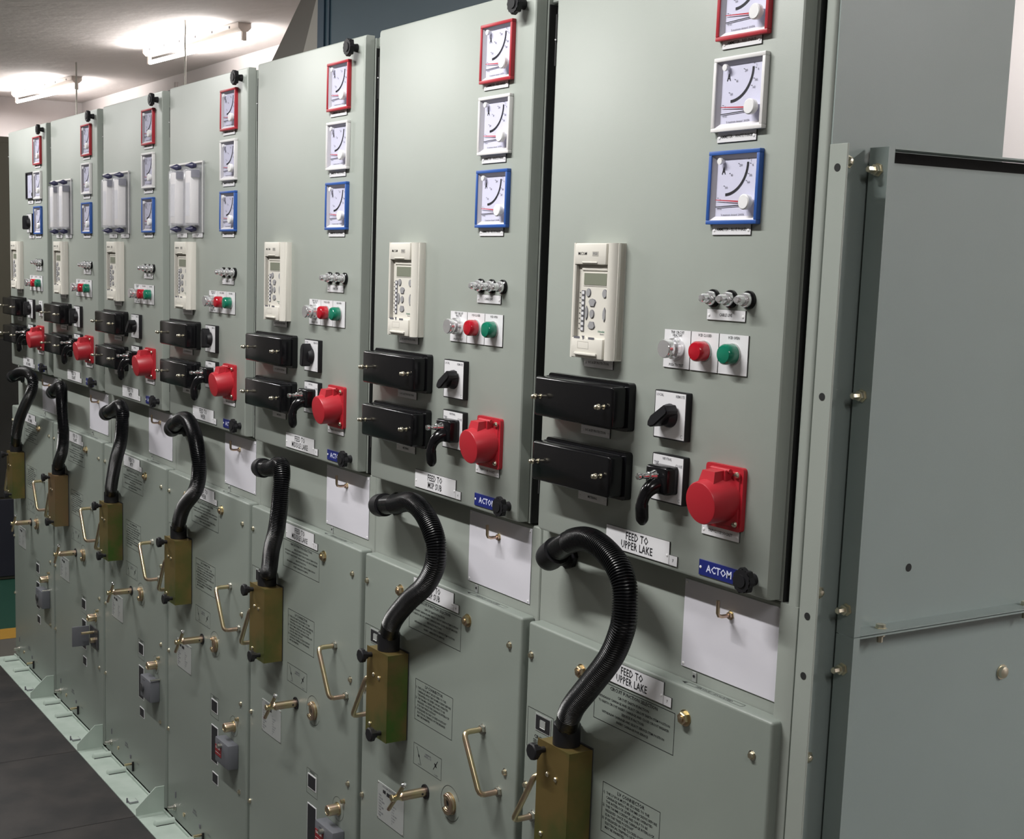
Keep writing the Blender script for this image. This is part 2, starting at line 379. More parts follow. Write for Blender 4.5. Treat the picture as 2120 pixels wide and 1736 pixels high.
# ------------------------------------------------------------------ withdrawable trucks
def make_truck():
    t = thing('circuit_breaker_truck', '', 'breaker truck', (0.325, 0.003, 0.03), 'withdrawable trucks')
    org = (0.325, 0.003, 0.03); F = .003
    b = MB(); b.box(.036, .6155, F, .0285, .0125, 1.0258, 'paint_truck_shaded', .0050, 4, only='front')
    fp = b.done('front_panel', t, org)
    pos = [(.0477, .969), (.5812, .969), (.0460, .737), (.5806, .737), (.0455, .503), (.5790, .503), (.0425, .268), (.5735, .2665)]
    for x, z in pos:
        b = MB(); hexbolt(b, x, F, z, .0048, 'screw', .0045); b.cyl((x, F, z), (x, F - .0006, z), .0075, 'steel', 14); b.done('bolt', fp, org)
    for x in (.190, .442):
        b = MB(); b.cyl((x, F, .9795), (x, F - .001, .9795), .0125, 'brass', 20); b.lathe((x, F - .001, .9795), (0, -1, 0), [(0, .0098), (.0065, .0098), (.0078, .008)], 'brass', 6)
        b.lathe((x, F - .0085, .9795), (0, -1, 0), [(0, .005), (.002, .005), (.003, .003)], 'brass', 12); b.done('bolt', fp, org)
    # legends printed on the front
    y = F - .0003
    b = MB(); b.outline(.2262, .4202, .9147, .9797, y, .0009)
    b.text('CIRCUIT FUNCTION SELECTION', .323, .9735, y, .0079, xs=1.0)
    b.text('CIRCUIT EARTH FUNCTION', .323, .9635, y, .0060, xs=1.0)
    b.text('WITHDRAW CARRIAGE AND SELECT CIRCUIT EARTH STEM POSITION', .323, .9555, y, .0054, xs=1.02)
    b.text('TO EARTH CIRCUIT INSERT CARRIAGE AND CLOSE CIRCUIT BREAKER', .323, .9478, y, .0054, xs=1.0)
    b.text('SERVICE FUNCTION', .323, .9395, y, .0060)
    b.text('WITHDRAW CARRIAGE AND SELECT SERVICE STEM POSITION', .323, .9315, y, .0054, xs=1.0)
    b.text('INSERT CARRIAGE FOR SERVICE', .323, .9235, y, .0054)
    b.done('function_legend', t, org)
    b = MB(); b.outline(.2580, .3990, .7363, .8190, y, .0009)
    b.text('LV CONNECTOR', .3285, .8110, y, .0082, xs=1.05)
    ls = [('1)', 'THE LV BOX MUST BE SECURED TO THE'), ('', 'CARRIAGE WITH THE THUMB SCREWS BEFORE'), ('', 'THE INTERLOCK LEVER CAN BE OPERATED'), ('2)', 'THE THUMB SCREWS ARE ONLY TO BE'),
          ('', 'RELEASED ONCE THE CARRIAGE INTERLOCK'), ('', 'IS IN THE "FREE POSITION"'), ('3)', 'IF RELEASED IN THE "LOCKED POSITION"'), ('', 'ELECTRICAL TRIPPING OF THE BREAKER'), ('', 'MAY BE INHIBITED')]
    for k, (a, c) in enumerate(ls):
        z = .8030 - k * .0071
        if a: b.text(a, .2600, z, y, .0058, align='LEFT')
        b.text(c, .2680, z, y, .0060, xs=.98, align='LEFT')
    b.done('connector_legend', t, org)
    b = MB(); b.outline(.2577, .3648, .6447, .6886, y, .0008)
    b.text('CARRIAGE\nINTERLOCK', .313, .6755, y, .0050, 'ink_grey'); b.text('FREE', .280, .6495, y, .0035, 'ink_grey'); b.text('LOCKED', .345, .6490, y, .0035, 'ink_grey')
    def arrow(cx, cz, ang, L):
        a = math.radians(ang); d = V((math.cos(a), math.sin(a))); nrm = V((-d.y, d.x))
        def P(u, v): p = V((cx, cz)) + d * u + nrm * v; return (p.x, y, p.y)
        b.poly([P(-L, .0007), P(-L, -.0007), P(L, -.0007), P(L, .0007)], 'ink'); b.poly([P(-.005, 0), P(0, -.0027), P(.006, 0), P(0, .0027)], 'ink')
        b.poly([P(-.0016, -.005), P(.0016, -.005), P(.0016, .005), P(-.0016, .005)], 'ink') if L < .016 else None
    arrow(.279, .6665, 118, .019); arrow(.3425, .6680, 52, .0135)
    b.done('interlock_legend', t, org)
    b = MB(); zt = 1.0260                                                          # legend printed on the folded top edge
    for x0, x1, y0, y1 in ((.424, .544, .0125, .0132), (.424, .544, .0218, .0225), (.424, .4247, .0132, .0218), (.5433, .544, .0132, .0218)):
        b.poly([(x0, y0, zt), (x1, y0, zt), (x1, y1, zt), (x0, y1, zt)], 'ink')
    b.poly([(.414, .0175, zt), (.424, .0140, zt), (.424, .0210, zt)], 'ink')
    vs, fs = text_shape('SERVICE / ISOLATED', .0075, 1.15); nv = [b.bm.verts.new((.484 + u, .0172 + v, zt)) for u, v in vs]; im = b.mi('ink')
    for f_ in fs: b.bm.faces.new([nv[q] for q in f_]).material_index = im
    b.done('position_legend', t, org)
    # inspection windows
    b = MB(); b.outline(.0443, .1195, .8085, .8785, y, .0008); b.text('CIRCUIT\nSELECTED', .082, .828, y, .0085, xs=1.0)
    w = b.done('window_legend', t, org)
    b = MB(); b.box(.0680, .1130, F - .001, F, .8440, .8740, 'silver_plate'); b.box(.0705, .1105, F - .0016, F - .001, .8465, .8715, 'ink'); b.box(.083, .099, F - .0022, F - .0016, .852, .866, 'silver_plate', .001, 1)
    b.done('window', w, org)
    b = MB(); b.outline(.3713, .4290, .4105, .4705, y, .0008); b.text('SPRINGS', .400, .4655, y, .0075, xs=.9)
    w = b.done('window_legend', t, org)
    b = MB(); b.box(.3785, .4215, F - .001, F, .4255, .4600, 'plate'); b.box(.3810, .4190, F - .0016, F - .001, .4280, .4575, 'ink'); b.done('window', w, org)
    b = MB(); b.box(.3790, .4250, F - .001, F, .2870, .3890, 'plate'); b.box(.3815, .4225, F - .0016, F - .001, .2895, .3865, 'ink'); b.done('window', t, org)
    b = MB(); b.box(.3875, .4285, F - .001, F, .2300, .2600, 'plate'); b.box(.3900, .4260, F - .0016, F - .001, .2325, .2575, 'ink'); b.done('window', t, org)
    # pull handles
    for pts in ([(.5055, .7927), (.5640, .6955)], [(.1300, .7905), (.0710, .6900)]):
        (x0, z0), (x1, z1) = pts; D = -.0385; b = MB(); r = .0052; c = .010
        dx, dz = (x1 - x0), (z1 - z0); L = math.hypot(dx, dz); ux, uz = dx / L, dz / L
        path = [(x0, F, z0), (x0, D + c, z0)] + [(x0 + ux * c * (1 - math.cos(a)), D + c * (1 - math.sin(a)), z0 + uz * c * (1 - math.cos(a))) for a in (.5, 1.0)]
        path += [(x0 + ux * c, D, z0 + uz * c), (x1 - ux * c, D, z1 - uz * c)]
        path += [(x1 - ux * c * (1 - math.cos(a)), D + c * (1 - math.sin(a)), z1 - uz * c * (1 - math.cos(a))) for a in (1.0, .5)] + [(x1, D + c, z1), (x1, F, z1)]
        b.tube(path, r, 'brass', 14); h = b.done('pull_handle', t, org)
        for x, z in ((x0, z0), (x1, z1)):
            b = MB(); b.lathe((x, F, z), (0, -1, 0), [(0, .0105), (.0012, .0105), (.0013, .0086), (.0068, .0086), (.0075, .007)], 'steel', 6); b.done('nut', h, org)
    # operating rod
    b = MB(); b.lathe((.308, F, .6033), (0, -1, 0), [(0, .0145), (.0022, .0145), (.0022, .0098)], 'black_matt', 28)
    b.lathe((.308, F, .6033), (0, -1, 0), [(0, .0092), (.055, .0092), (.0555, .0088), (.060, .0060), (.072, .0060), (.075, .0072), (.077, .0065)], 'brass', 24)
    b.cyl((.3150, F - .012, .6033), (.3178, F - .012, .6033), .0022, 'ink', 10)
    rod = b.done('racking_rod', t, org)
    b = MB(); b.tube([(.308 + .029, F - .0655, .6033 + .035), (.308 - .029, F - .0655, .6033 - .035)], .0042, 'brass', 10)
    b.lathe((.337, F - .0655, .6383), (.64, 0, .77), [(-.003, .003), (-.001, .0058), (.002, .0058), (.004, .003)], 'chrome', 12); b.done('cross_pin', rod, org)
    b = MB(); b.ring(.4005, .6130, y, .0335, .0008, 'ink', 25, 335); b.ring(.4005, .6130, F - .009, .0095, .0115, 'brass', -140, 100)
    b.lathe((.4005, F, .6130), (0, -1, 0), [(0, .0215), (.0015, .0215), (.0015, .018)], 'brass', 24)
    b.tube([(.4005 + .0155 * math.cos(math.radians(a)), F - .0045, .613 + .0155 * math.sin(math.radians(a))) for a in range(-130, 131, 13)], .0055, 'brass', 8)
    b.cyl((.4005, F - .0016, .613), (.4005, F - .0018, .613), .0115, 'ink', 20)
    b.done('rotary_catch', t, org)
    b = MB(); b.ring(.533, .4290, y, .0265, .0006, 'ink', 0, 360)
    b.lathe((.533, F, .4290), (0, -1, 0), [(0, .0150), (.002, .0150), (.002, .0125), (.025, .0125), (.0275, .0112), (.028, .008), (.0275, .0078)], 'brass', 28)
    b.done('push_plunger', t, org)
    b = MB(); hexbolt(b, .5610, F, .4570, .0045, 'brass', .008); b.done('bolt', t, org)
    b = MB(); b.box(.1145, .2258, F - .0012, F, .4785, .5590, 'silver_plate', .0003, 1)
    b.text('VACUUM CIRCUIT BREAKER', .170, .5535, F - .0014, .0055, 'ink_grey'); b.quad(.138, .150, .540, .547, F - .0014, 'ink'); b.quad(.154, .172, .538, .546, F - .0014, 'ink')
    for k in range(8):
        z = .5310 - k * .0062
        b.text('TYPE SERIAL'[: 4 + (k * 3) % 7], .120, z, F - .0014, .0052, 'ink_grey', align='LEFT'); b.text('11 kV 630A'[: 3 + (k * 5) % 7], .176, z, F - .0014, .0052, 'ink_grey', align='LEFT')
    for x in (.1175, .2228):
        for z in (.4815, .556): panscrew(b, x, F - .0012, z, .0018, 'steel')
    b.done('rating_plate', t, org)
    # foot details
    b = MB(); b.lathe((.0976, F, .0500), (0, -1, 0), [(0, .0105), (.0015, .0105), (.0016, .0080), (.0080, .0080), (.0085, .0055), (.022, .0055), (.023, .004)], 'steel', 18)
    b.done('bolt', t, org)
    b = MB(); b.cyl((.172, F, .055), (.172, F - .003, .055), .006, 'brass', 16); b.done('bolt', t, org)
    b = MB(); b.box(.3235, .3275, F - .006, F, .030, .060, 'black_matt'); b.cyl((.3145, F, .050), (.3145, F - .026, .050), .0040, 'brass', 14); b.done('locking_pin', t, org)
    b = MB(); b.box(.101, .1045, F - .002, F, .080, .098, 'ink_grey'); b.box(.292, .300, F - .002, F, .062, .073, 'ink_grey'); b.text('EARTH\nSHUTTER', .255, .092, y, .0085, 'ink_grey'); b.text('LOCK', .365, .066, y, .0085, 'ink_grey')
    b.done('foot_legend', t, org)
    return t
TK = make_truck()
trucks = each(TK, 'steel front of the withdrawable breaker truck below the {}')

# grey interlock boxes on the truck fronts
def ibox(n, kind):
    org = (X(n) + .52, .003, .33); x = X(n)
    t = thing('interlock_box', '', 'box', org, 'grey interlock boxes'); F = .003
    if kind == 'open':
        b = MB(); b.box(x + .478, x + .567, F - .004, F, .325, .392, 'grey_dark', .001, 1); b.done('back_plate', t, org)
        b = MB(); b.box(x + .468, x + .474, F - .062, F - .0045, .318, .386, 'grey_box', .0015, 2); b.done('lid', t, org)
        b = MB(); b.cyl((x + .52, F - .004, .375), (x + .52, F - .045, .375), .0045, 'brass', 14); b.cyl((x + .535, F - .004, .352), (x + .535, F - .020, .352), .009, 'brass', 16); b.done('key_barrel', t, org)
    else:
        b = MB(); b.box(x + .478, x + .567, F - .0300, F, .325, .3905, 'grey_box', .003, 2); b.box(x + .5, x + .52, F - .0302, F - .0298, .380, .3815, 'grey_dark'); body = b.done('body', t, org)
        if kind == 'red':
            b = MB(); b.box(x + .483, x + .522, F - .0312, F - .0301, .345, .372, 'sticker_red'); b.text('DANGER', x + .5025, .3655, F - .0314, .0085, 'paper', xs=.9); b.quad(x + .485, x + .52, .3525, .3535, F - .0314, 'paper'); b.done('warning_label', t, org)
            b = MB(); b.cyl((x + .520, F - .030, .3775), (x + .520, F - .040, .3775), .006, 'steel', 14); b.done('lock_stud', t, org)
        else:
            b = MB(); b.cyl((x + .500, F - .0301, .355), (x + .500, F - .034, .355), .013, 'grey_dark', 24, bev=.001); b.done('round_cover', t, org)
            b = MB(); b.cyl((x + .570, F, .395), (x + .570, F - .030, .395), .0022, 'steel', 10); b.done('pin', t, org)
    return t
for n, k, l in ((7, 'red', 'grey interlock box with red warning label below the FEED TO UPPER LAKE panel'), (6, 'red', 'grey interlock box with red warning label below the FEED TO MSP SUB panel'),
                (5, 'red', 'grey interlock box with red warning label low on the FEED TO MIDDLE LAKE truck'), (4, 'red', 'grey box with red warning label on the fourth truck from the near end'),
                (3, 'plain', 'grey interlock box with round cover on the fifth truck from the near end'), (2, 'open', 'grey interlock box with its dark lid swung open, sixth truck'),
                (1, 'plain', 'small grey interlock box on the truck at the far end')):
    ibox(n, k)['label'] = l

# ------------------------------------------------------------------ blank white boards and hooks
b = MB(); org = (.498, .030, 1.11)
b.box(.3973, .5988, .0288, .0302, 1.0438, 1.1765, 'board', .0003, 1)
for x in (.402, .594):
    for z in (1.0485, 1.172): panscrew(b, x, .0288, z, .0024, 'white_plastic', .0012)
wb = b.done('blank_plate', None, org); wb.location = org; tag(wb, '', 'plate')
each(wb, 'blank white plate under the door of the {}', group='blank white plates')
b = MB(); org = (.4965, .0288, 1.1435)
b.lathe((.4965, .0288, 1.1435), (0, -1, 0), [(0, .0068), (.0012, .0068), (.0012, .0052), (.0050, .0052), (.0055, .0035)], 'brass', 6)
b.tube([(.4965, .026, 1.1435), (.4968, .011, 1.1437), (.4970, .0055, 1.1455), (.4970, .0036, 1.1490), (.4968, .0030, 1.1675)], .0028, 'brass', 10)
hk = b.done('wall_hook', None, org); hk.location = org; tag(hk, '', 'hook')
each(hk, 'small brass hook on the white plate of the {}', group='brass hooks')

# ------------------------------------------------------------------ engraved labels
def label_plate(x0, x1, z0, z1, y=0.0, txt='', size=.006, xs=.8, th=.0018, line=1.0, sp=1.0, screws=True, name='label_plate', steps=None, extra=None):
    org = ((x0 + x1) / 2, y, z0); b = MB()
    b.box(x0, x1, y - th * .7, y, z0, z1, 'plate_edge'); b.box(x0 + .0001, x1 - .0001, y - th, y - th * .7, z0 + .0001, z1 - .0001, 'plate', .0002, 1)
    if extra:
        a0, a1, c0, c1, t2 = extra
        b.box(a0, a1, y - th * .7, y, c0, c1, 'plate_edge'); b.box(a0 + .0004, a1, y - th, y - th * .7, c0, c1, 'plate', .0002, 1); b.text(t2, (a0 + a1) / 2, (c0 + c1) / 2, y - th - .0002, .006)
    if txt: b.text(txt, (x0 + x1) / 2, (z0 + z1) / 2, y - th - .0002, size, xs=xs, line=line, sp=sp)
    if screws:
        for x in (x0 + .0045, x1 - .0045): panscrew(b, x, y - th, (z0 + z1) / 2 - (.001 if z1 - z0 < .02 else .004), .0023, 'white_plastic')
    o = b.done(name, None, org); o.location = org; return tag(o, '', 'label plate')

FEED = {7: ('FEED TO\nUPPER LAKE', '7'), 6: ('FEED TO\nMSP SUB', '6'), 5: ('FEED TO\nMIDDLE LAKE', '5'), 4: ('FEED TO\nWEIR', '4'), 3: ('FEED TO\nWTP', '3'), 2: ('FEED TO\nPLANT', '2'), 1: ('MAIN\nINCOMER', '1')}
for n in range(7, 0, -1):
    dx = X(n); f, num = FEED[n]
    for z0, y, w in ((1.1985, 0.0, 'door'), (.9855, .003, 'truck')):
        o = label_plate(.2435 + dx, .3937 + dx, z0, z0 + .0340, y, f, .0166, .78, .0020, .85, 1.08, name='name_plate', extra=(.3937 + dx, .4118 + dx, z0, z0 + .0148, num))
        words = f.replace('\n', ' ')
        if n >= 5: o['label'] = 'white plate engraved %s on the %s' % (words, 'upper door' if w == 'door' else 'truck front below')
        else: o['label'] = 'white engraved name plate low on the %s of the %s' % (w, PD[n])
        o['category'] = 'name plate'; o['group'] = 'engraved name plates'

def lab(kind, *a, **k):
    o = label_plate(*a, **k); return o
for z, nm in ((1.9236, 'RED'), (1.7998, 'WHITE'), (1.6755, 'BLUE')):
    o = label_plate(.4478, .5235, z, z + .0148, 0, 'AMMETER - %s PHASE' % nm, .0058, .92)
    each(o, 'small white label under the %s ammeter of the {}' % {'RED': 'red-framed', 'WHITE': 'white-framed', 'BLUE': 'blue-framed'}[nm], group='ammeter labels')
o = label_plate(.4465, .5228, 1.5592, 1.5742, 0, 'CABLE LIVE', .0060, .85); each(o, 'small white label CABLE LIVE under three lamps, {}', group='cable live labels')
o = label_plate(.4598, .5362, 1.2580, 1.2730, 0, 'TRIP/CLOSE SOCKET', .0058, .92); each(o, 'small white label below the red socket of the {}', group='socket labels')
o = label_plate(.167, .2412, 1.4715, 1.487, 0, 'O/C & E/F PROTECTION', .0056, .88); each(o, 'small label below the beige relay of the {}', group='relay labels')
o = label_plate(.167, .2412, 1.3652, 1.3800, 0, 'O/C & E/F PROTECTION', .0056, .88); each(o, 'small label between the black boxes of the {}', group='upper box labels')
o = label_plate(.167, .2412, 1.2600, 1.2740, 0, 'METERING', .0056, .88); each(o, 'small label under the lower black box of the {}', group='lower box labels')
b = MB(); org = (.5, 0, 1.198)
b.box(.4584, .5420, -.0016, 0, 1.1983, 1.2205, 'actom_blue', .0002, 1); panscrew(b, .4620, -.0016, 1.2095, .0022, 'white_plastic')
b.text('ACTOM', .5000, 1.2093, -.0018, .0148, 'letter_white', xs=.98)
o = b.done('maker_plate', None, org); o.location = org; tag(o, '', 'plate')
each(o, 'blue plate reading ACTOM at the door foot, {}', group='blue maker plates')

# ------------------------------------------------------------------ ammeters
def make_ammeter(fm, cx, cz, s=.0985, scale=True):
    org = (cx, 0, cz); h = s / 2; w = .0055; t = thing('ammeter', '', 'ammeter', org)
    yf, yd = -.0085, -.0012
    b = MB()
    for x0, x1, z0, z1 in ((-h, h, h - w, h), (-h, h, -h, -h + w), (-h, -h + w, -h + w, h - w), (h - w, h, -h + w, h - w)):
        b.box(cx + x0, cx + x1, yf, 0, cz + z0, cz + z1, fm, .0008, 2)
    b.done('frame', t, org)
    i = h - w; k = i - .0055
    b = MB()                                                                      # sloping inner mask around the dial
    A = [(-i, -i), (i, -i), (i, i), (-i, i)]; B = [(-k, -k), (k, -k), (k, k), (-k, k)]
    for j in range(4):
        a0, a1 = A[j], A[(j + 1) % 4]; b0, b1 = B[j], B[(j + 1) % 4]
        b.poly([(cx + a0[0], yf + .002, cz + a0[1]), (cx + a1[0], yf + .002, cz + a1[1]), (cx + b1[0], yd, cz + b1[1]), (cx + b0[0], yd, cz + b0[1])], 'white_frame' if j in (0, 1) else 'dial_side_shade')  # top and left slopes greyed: recess shade put into the colour
    b.done('mask', t, org)
    b = MB(); b.quad(cx - i, cx + i, cz - i, cz + i, yd + .0002, 'dial')
    y = yd - .0003
    ax, az = cx - .0215, cz + .0330
    b.ring(ax, az, y, .0405, .0036, 'ink', 272, 360, 60)
    b.text('A', cx - .0255, cz + .0225, y, .0135, 'ink', xs=.75)
    for tx, tz, st in ((.0075, .0290, '200'), (-.0090, .0165, '80'), (-.0190, .0000, '100'), (.0270, .0150, '180'), (.0235, .0060, '160'), (.0300, .0285, '4'), (-.0300, -.0160, '0'), (.0265, .0345, '1')):
        b.text(st, cx + tx, cz + tz, y, .0048, 'ink_grey', xs=.8)
        b.quad(cx + tx - .0055, cx + tx - .0030, cz + tz + .0022, cz + tz + .0030, y, 'ink_grey')
    b.text('% maximum demand  200/5A', cx - .004, cz - .0365, y, .0038, 'ink_grey')
    b.text('15 min', cx - .030, cz - .0285, y, .0032, 'ink_grey')
    b.done('dial', t, org)
    b = MB(); b.poly([(cx + .028, yd - .0022, cz - .0190), (cx + .028, yd - .0022, cz - .0215), (cx - .0370, yd - .0022, cz - .0165), (cx - .0370, yd - .0022, cz - .0155)], 'needle_red')
    b.done('red_pointer', t, org)
    b = MB(); b.poly([(cx + .028, yd - .0014, cz - .0225), (cx + .028, yd - .0014, cz - .0240), (cx - .0370, yd - .0014, cz - .0262), (cx - .0370, yd - .0014, cz - .0250)], 'ink')
    b.done('black_pointer', t, org)
    b = MB(); b.quad(cx - i, cx + i, cz - i, cz + i, -.0062, 'glass'); b.done('glass', t, org)
    b = MB(); b.lathe((cx + .0295, yd, cz - .0205), (0, -1, 0), [(0, .0050), (.006, .0050), (.006, .0100), (.0125, .0104), (.0138, .0090), (.0140, .0)], 'white_plastic', 24); b.done('reset_knob', t, org)
    b = MB(); b.lathe((cx - .0270, yd, cz + .0355), (0, -1, 0), [(0, .0030), (.005, .0030), (.005, .0046), (.0078, .0044), (.008, 0)], 'white_plastic', 16); b.done('zero_screw', t, org)
    return t
GR = 'panel ammeters'
for fm, cz, w in (('red_frame', 1.9840, 'red-framed ammeter, top of three on the {}'), ('white_frame', 1.8630, 'white-framed ammeter, middle of three on the {}'), ('blue_frame', 1.7390, 'blue-framed ammeter, lowest of three on the {}')):
    each(make_ammeter(fm, .4897, cz), w, group=GR)

# ------------------------------------------------------------------ protection relay
def make_relay():
    x0, x1, z0, z1 = .1560, .2588, 1.4865, 1.6638; org = (.207, 0, z0); t = thing('protection_relay', '', 'relay', org)
    b = MB(); D = -.0230
    b.box(x0, x1, -.014, 0, z0, z1, 'beige', .0015, 2)
    # right and left cheeks, rounded towards the front
    for xa, xb, sgn in ((x0, x0 + .0065, -1), (x1 - .0180, x1, 1)):
        p = [(xa, 0), (xa, D + (.004 if sgn < 0 else .0035)), ((xa + .002 if sgn < 0 else xa + .003), D + (.0 if sgn < 0 else .0008))]
        if sgn > 0: p += [(xb - .011, D + .0010), (xb - .006, D + .0032), (xb - .0020, D + .0075), (xb, D + .013), (xb, 0)]
        else: p += [(xb, D), (xb, 0)]
        va = [b.bm.verts.new((x, y, z0)) for x, y in p]; vb = [b.bm.verts.new((x, y, z1)) for x, y in p]; k = b.mi('beige')
        b.bm.faces.new(va[::-1]).material_index = k; b.bm.faces.new(vb).material_index = k
        for j in range(len(p)): b.bm.faces.new((va[j], va[(j + 1) % len(p)], vb[(j + 1) % len(p)], vb[j])).material_index = k
    b.done('body', t, org)
    xa, xb = x0 + .0060, x1 - .0185
    b = MB(); b.box(xa, xb, D - .0010, -.013, z1 - .0330, z1 - .0005, 'beige', .0020, 2); b.box(xa + .020, xb - .020, D - .0022, D - .0008, z1 - .0310, z1 - .0285, 'beige', .0005, 1)
    b.text('MiCOM', xa + .0200, z1 - .0165, D - .0013, .0068, 'ink'); b.box(xa + .045, xa + .060, D - .0013, D - .0010, z1 - .0200, z1 - .0130, 'beige_grey'); b.text('P123', xa + .0525, z1 - .0165, D - .0015, .0052, 'ink_grey')
    b.done('top_cover', t, org)
    b = MB(); b.box(xa - .001, xb, D - .0010, -.013, z0 + .0005, z0 + .0320, 'beige', .0020, 2); b.outline(xa + .0160, xa + .0440, z0 + .0150, z0 + .0260, D - .0012, .0004, 'beige_grey')
    b.box(xa + .010, xb - .012, D - .0040, D - .0008, z0 + .0050, z0 + .0090, 'beige', .0012, 2)
    for q in (.006, .043): b.box(xa + q, xa + q + .0150, D - .0012, D - .0008, z0 + .0300, z0 + .0335, 'ink_grey')
    b.prism([(xa + .0265, z0 + .0350), (xa + .0335, z0 + .0350), (xa + .030, z0 + .0285)], D - .0014, D - .0008, 'ink_grey')
    b.done('bottom_cover', t, org)
    yk = -.0172
    b = MB(); b.box(xa, xb, yk + .0006, -.0135, z0 + .0320, z1 - .0330, 'beige'); b.box(xa + .0005, xa + .0045, yk - .006, yk, z0 + .033, z1 - .034, 'beige_grey')
    b.box(xa + .0120, xb - .002, yk - .0012, yk + .0002, z1 - .0420, z1 - .0350, 'beige', .001, 1)
    b.text('Schneider', xb - .0130, z0 + .0430, yk + .0003, .0042, 'lens_green'); b.text('Electric', xb - .0105, z0 + .0390, yk + .0003, .0034, 'ink_grey')
    fp = b.done('keypad', t, org)
    b = MB(); b.box(xa + .0165, xb - .0020, yk - .0002, yk + .0010, z1 - .0660, z1 - .0440, 'beige', .0003, 1); b.box(xa + .0185, xb - .0035, yk - .0008, yk, z1 - .0640, z1 - .0460, 'lcd'); b.done('display', t, org)
    y = yk - .0006
    def key(cx, cz, pts):
        b = MB(); b.prism([(cx + p * 1.18, cz + q * 1.12) for p, q in pts], y + .0004, yk + .0007, 'ink_grey'); b.prism([(cx + p, cz + q) for p, q in pts], y - .0004, y + .0006, 'key'); b.done('key', fp, org)
    circ = [(.0052 * math.cos(a * math.pi / 8), .0060 * math.sin(a * math.pi / 8)) for a in range(16)]
    key(xa + .0300, z1 - .0760, circ); key(xb - .0075, z1 - .0765, circ); key(xa + .0405, z0 + .0690, circ)
    up = [(-.0045, -.0045), (.0045, -.0045), (.0078, .0020), (.0055, .0050), (0, .0062), (-.0055, .0050), (-.0078, .0020)]
    key(xa + .0405, z0 + .0855, up); key(xa + .0405, z0 + .0520, [(p, -q) for p, q in up][::-1])
    sd = [(-.0030, 0), (-.0022, .0065), (0, .0100), (.0030, .0055), (.0036, 0), (.0030, -.0055), (0, -.0100), (-.0022, -.0065)]
    key(xa + .0265, z0 + .0700, sd); key(xb - .0065, z0 + .0690, [(-p, q) for p, q in sd][::-1])
    b = MB()
    for k in range(8):
        zc = z0 + .0450 + k * .0080 + .0
        b.box(xa + .0135, xa + .0215, y - .0001, yk + .0007, zc - .0036, zc + .0036, 'ink_grey'); b.box(xa + .0148, xa + .0203, y - .0004, y, zc - .0022, zc + .0022, 'plate')
        b.cyl((xa + .0090, yk + .0005, zc), (xa + .0090, yk - .0002, zc), .0009, 'ink', 8)
    b.done('indicator_column', fp, org)
    return t
each(make_relay(), 'beige protection relay with keypad and display on the {}', group='protection relays')

# ------------------------------------------------------------------ black test block boxes
def make_box(z0):
    org = (.193, 0, z0); t = thing('test_block', '', 'junction box', org)
    b = MB(); b.box(.0885, .2975, -.0125, 0, z0, z0 + .0735, 'black', .0060, 4, only='y'); b.done('base', t, org)
    b = MB(); b.box(.0900, .2925, -.0410, -.0125, z0 + .0050, z0 + .0685, 'black', .0045, 3, only='front'); b.box(.0925, .290, -.0195, -.0155, z0 + .0680, z0 + .0690, 'black_matt')
    b.done('cover', t, org)
    for x in (.1080, .2740):
        b = MB(); zc = z0 + .0370
        b.lathe((x, -.0410, zc), (0, -1, 0), [(0, .0040), (.001, .0040), (.001, .0021), (.0085, .0021), (.0085, .0044), (.0105, .0050), (.0125, .0046), (.0145, .0030), (.0165, .0034), (.0180, .0016)], 'screw', 12)
        b.done('thumb_screw', t, org)
    return t
each(make_box(1.3825), 'upper glossy black test box with two thumb screws, {}', group='black test boxes')
each(make_box(1.2775), 'lower glossy black test box with two thumb screws, {}', group='black test boxes')

# ------------------------------------------------------------------ lamps
def make_plate_lamp(x0, kind, txt, sub=''):
    org = (x0 + .0285, 0, 1.4858); x1 = x0 + .0570; xc = x0 + .0285; zc = 1.5145; t = thing('indicator_lamp', '', 'lamp', org)
    b = MB(); b.box(x0, x1, -.0012, 0, 1.4858, 1.5410, 'plate_edge'); b.box(x0, x1 - .0006, -.0018, -.0012, 1.4864, 1.5410, 'plate')
    b.text(txt, xc, 1.5352 if '\n' in txt else 1.5365, -.0020, .0056, xs=.85, line=.8)
    if sub: b.text(sub, xc, 1.4905, -.0020, .0056, xs=.85)
    b.done('plate', t, org)
    b = MB()
    if kind == 'clear':
        b.lathe((xc, -.0018, zc), (0, -1, 0), [(0, .0165), (.003, .0165), (.006, .0155), (.010, .0150)], 'lens_clear', 28)
        b.lathe((xc, -.0118, zc), (0, -1, 0), [(0, .0105), (.004, .0105), (.005, .0135), (.014, .0135), (.0155, .0125), (.0157, .0)], 'lens_clear', 28)
    else:
        m = 'lens_' + kind
        b.lathe((xc, -.0018, zc), (0, -1, 0), [(0, .0150), (.0025, .0150)], 'silver_plate', 28)
        b.lathe((xc, -.0043, zc), (0, -1, 0), [(0, .0142), (.008, .0145), (.014, .0140), (.0165, .0120), (.0180, .0060), (.0183, 0)], m, 28)
    b.done('lens', t, org)
    return t
each(make_plate_lamp(.3586, 'clear', 'TRIP CIRCUIT\nHEALTHY', 'PUSH TO TEST'), 'clear push-to-test lamp on white plate beside the red lamp, {}', group='door lamps')
each(make_plate_lamp(.4168, 'red', 'VCB CLOSED'), 'red VCB CLOSED lamp on white plate, {}', group='door lamps')
each(make_plate_lamp(.4750, 'green', 'VCB OPEN'), 'green VCB OPEN lamp on white plate, {}', group='door lamps')
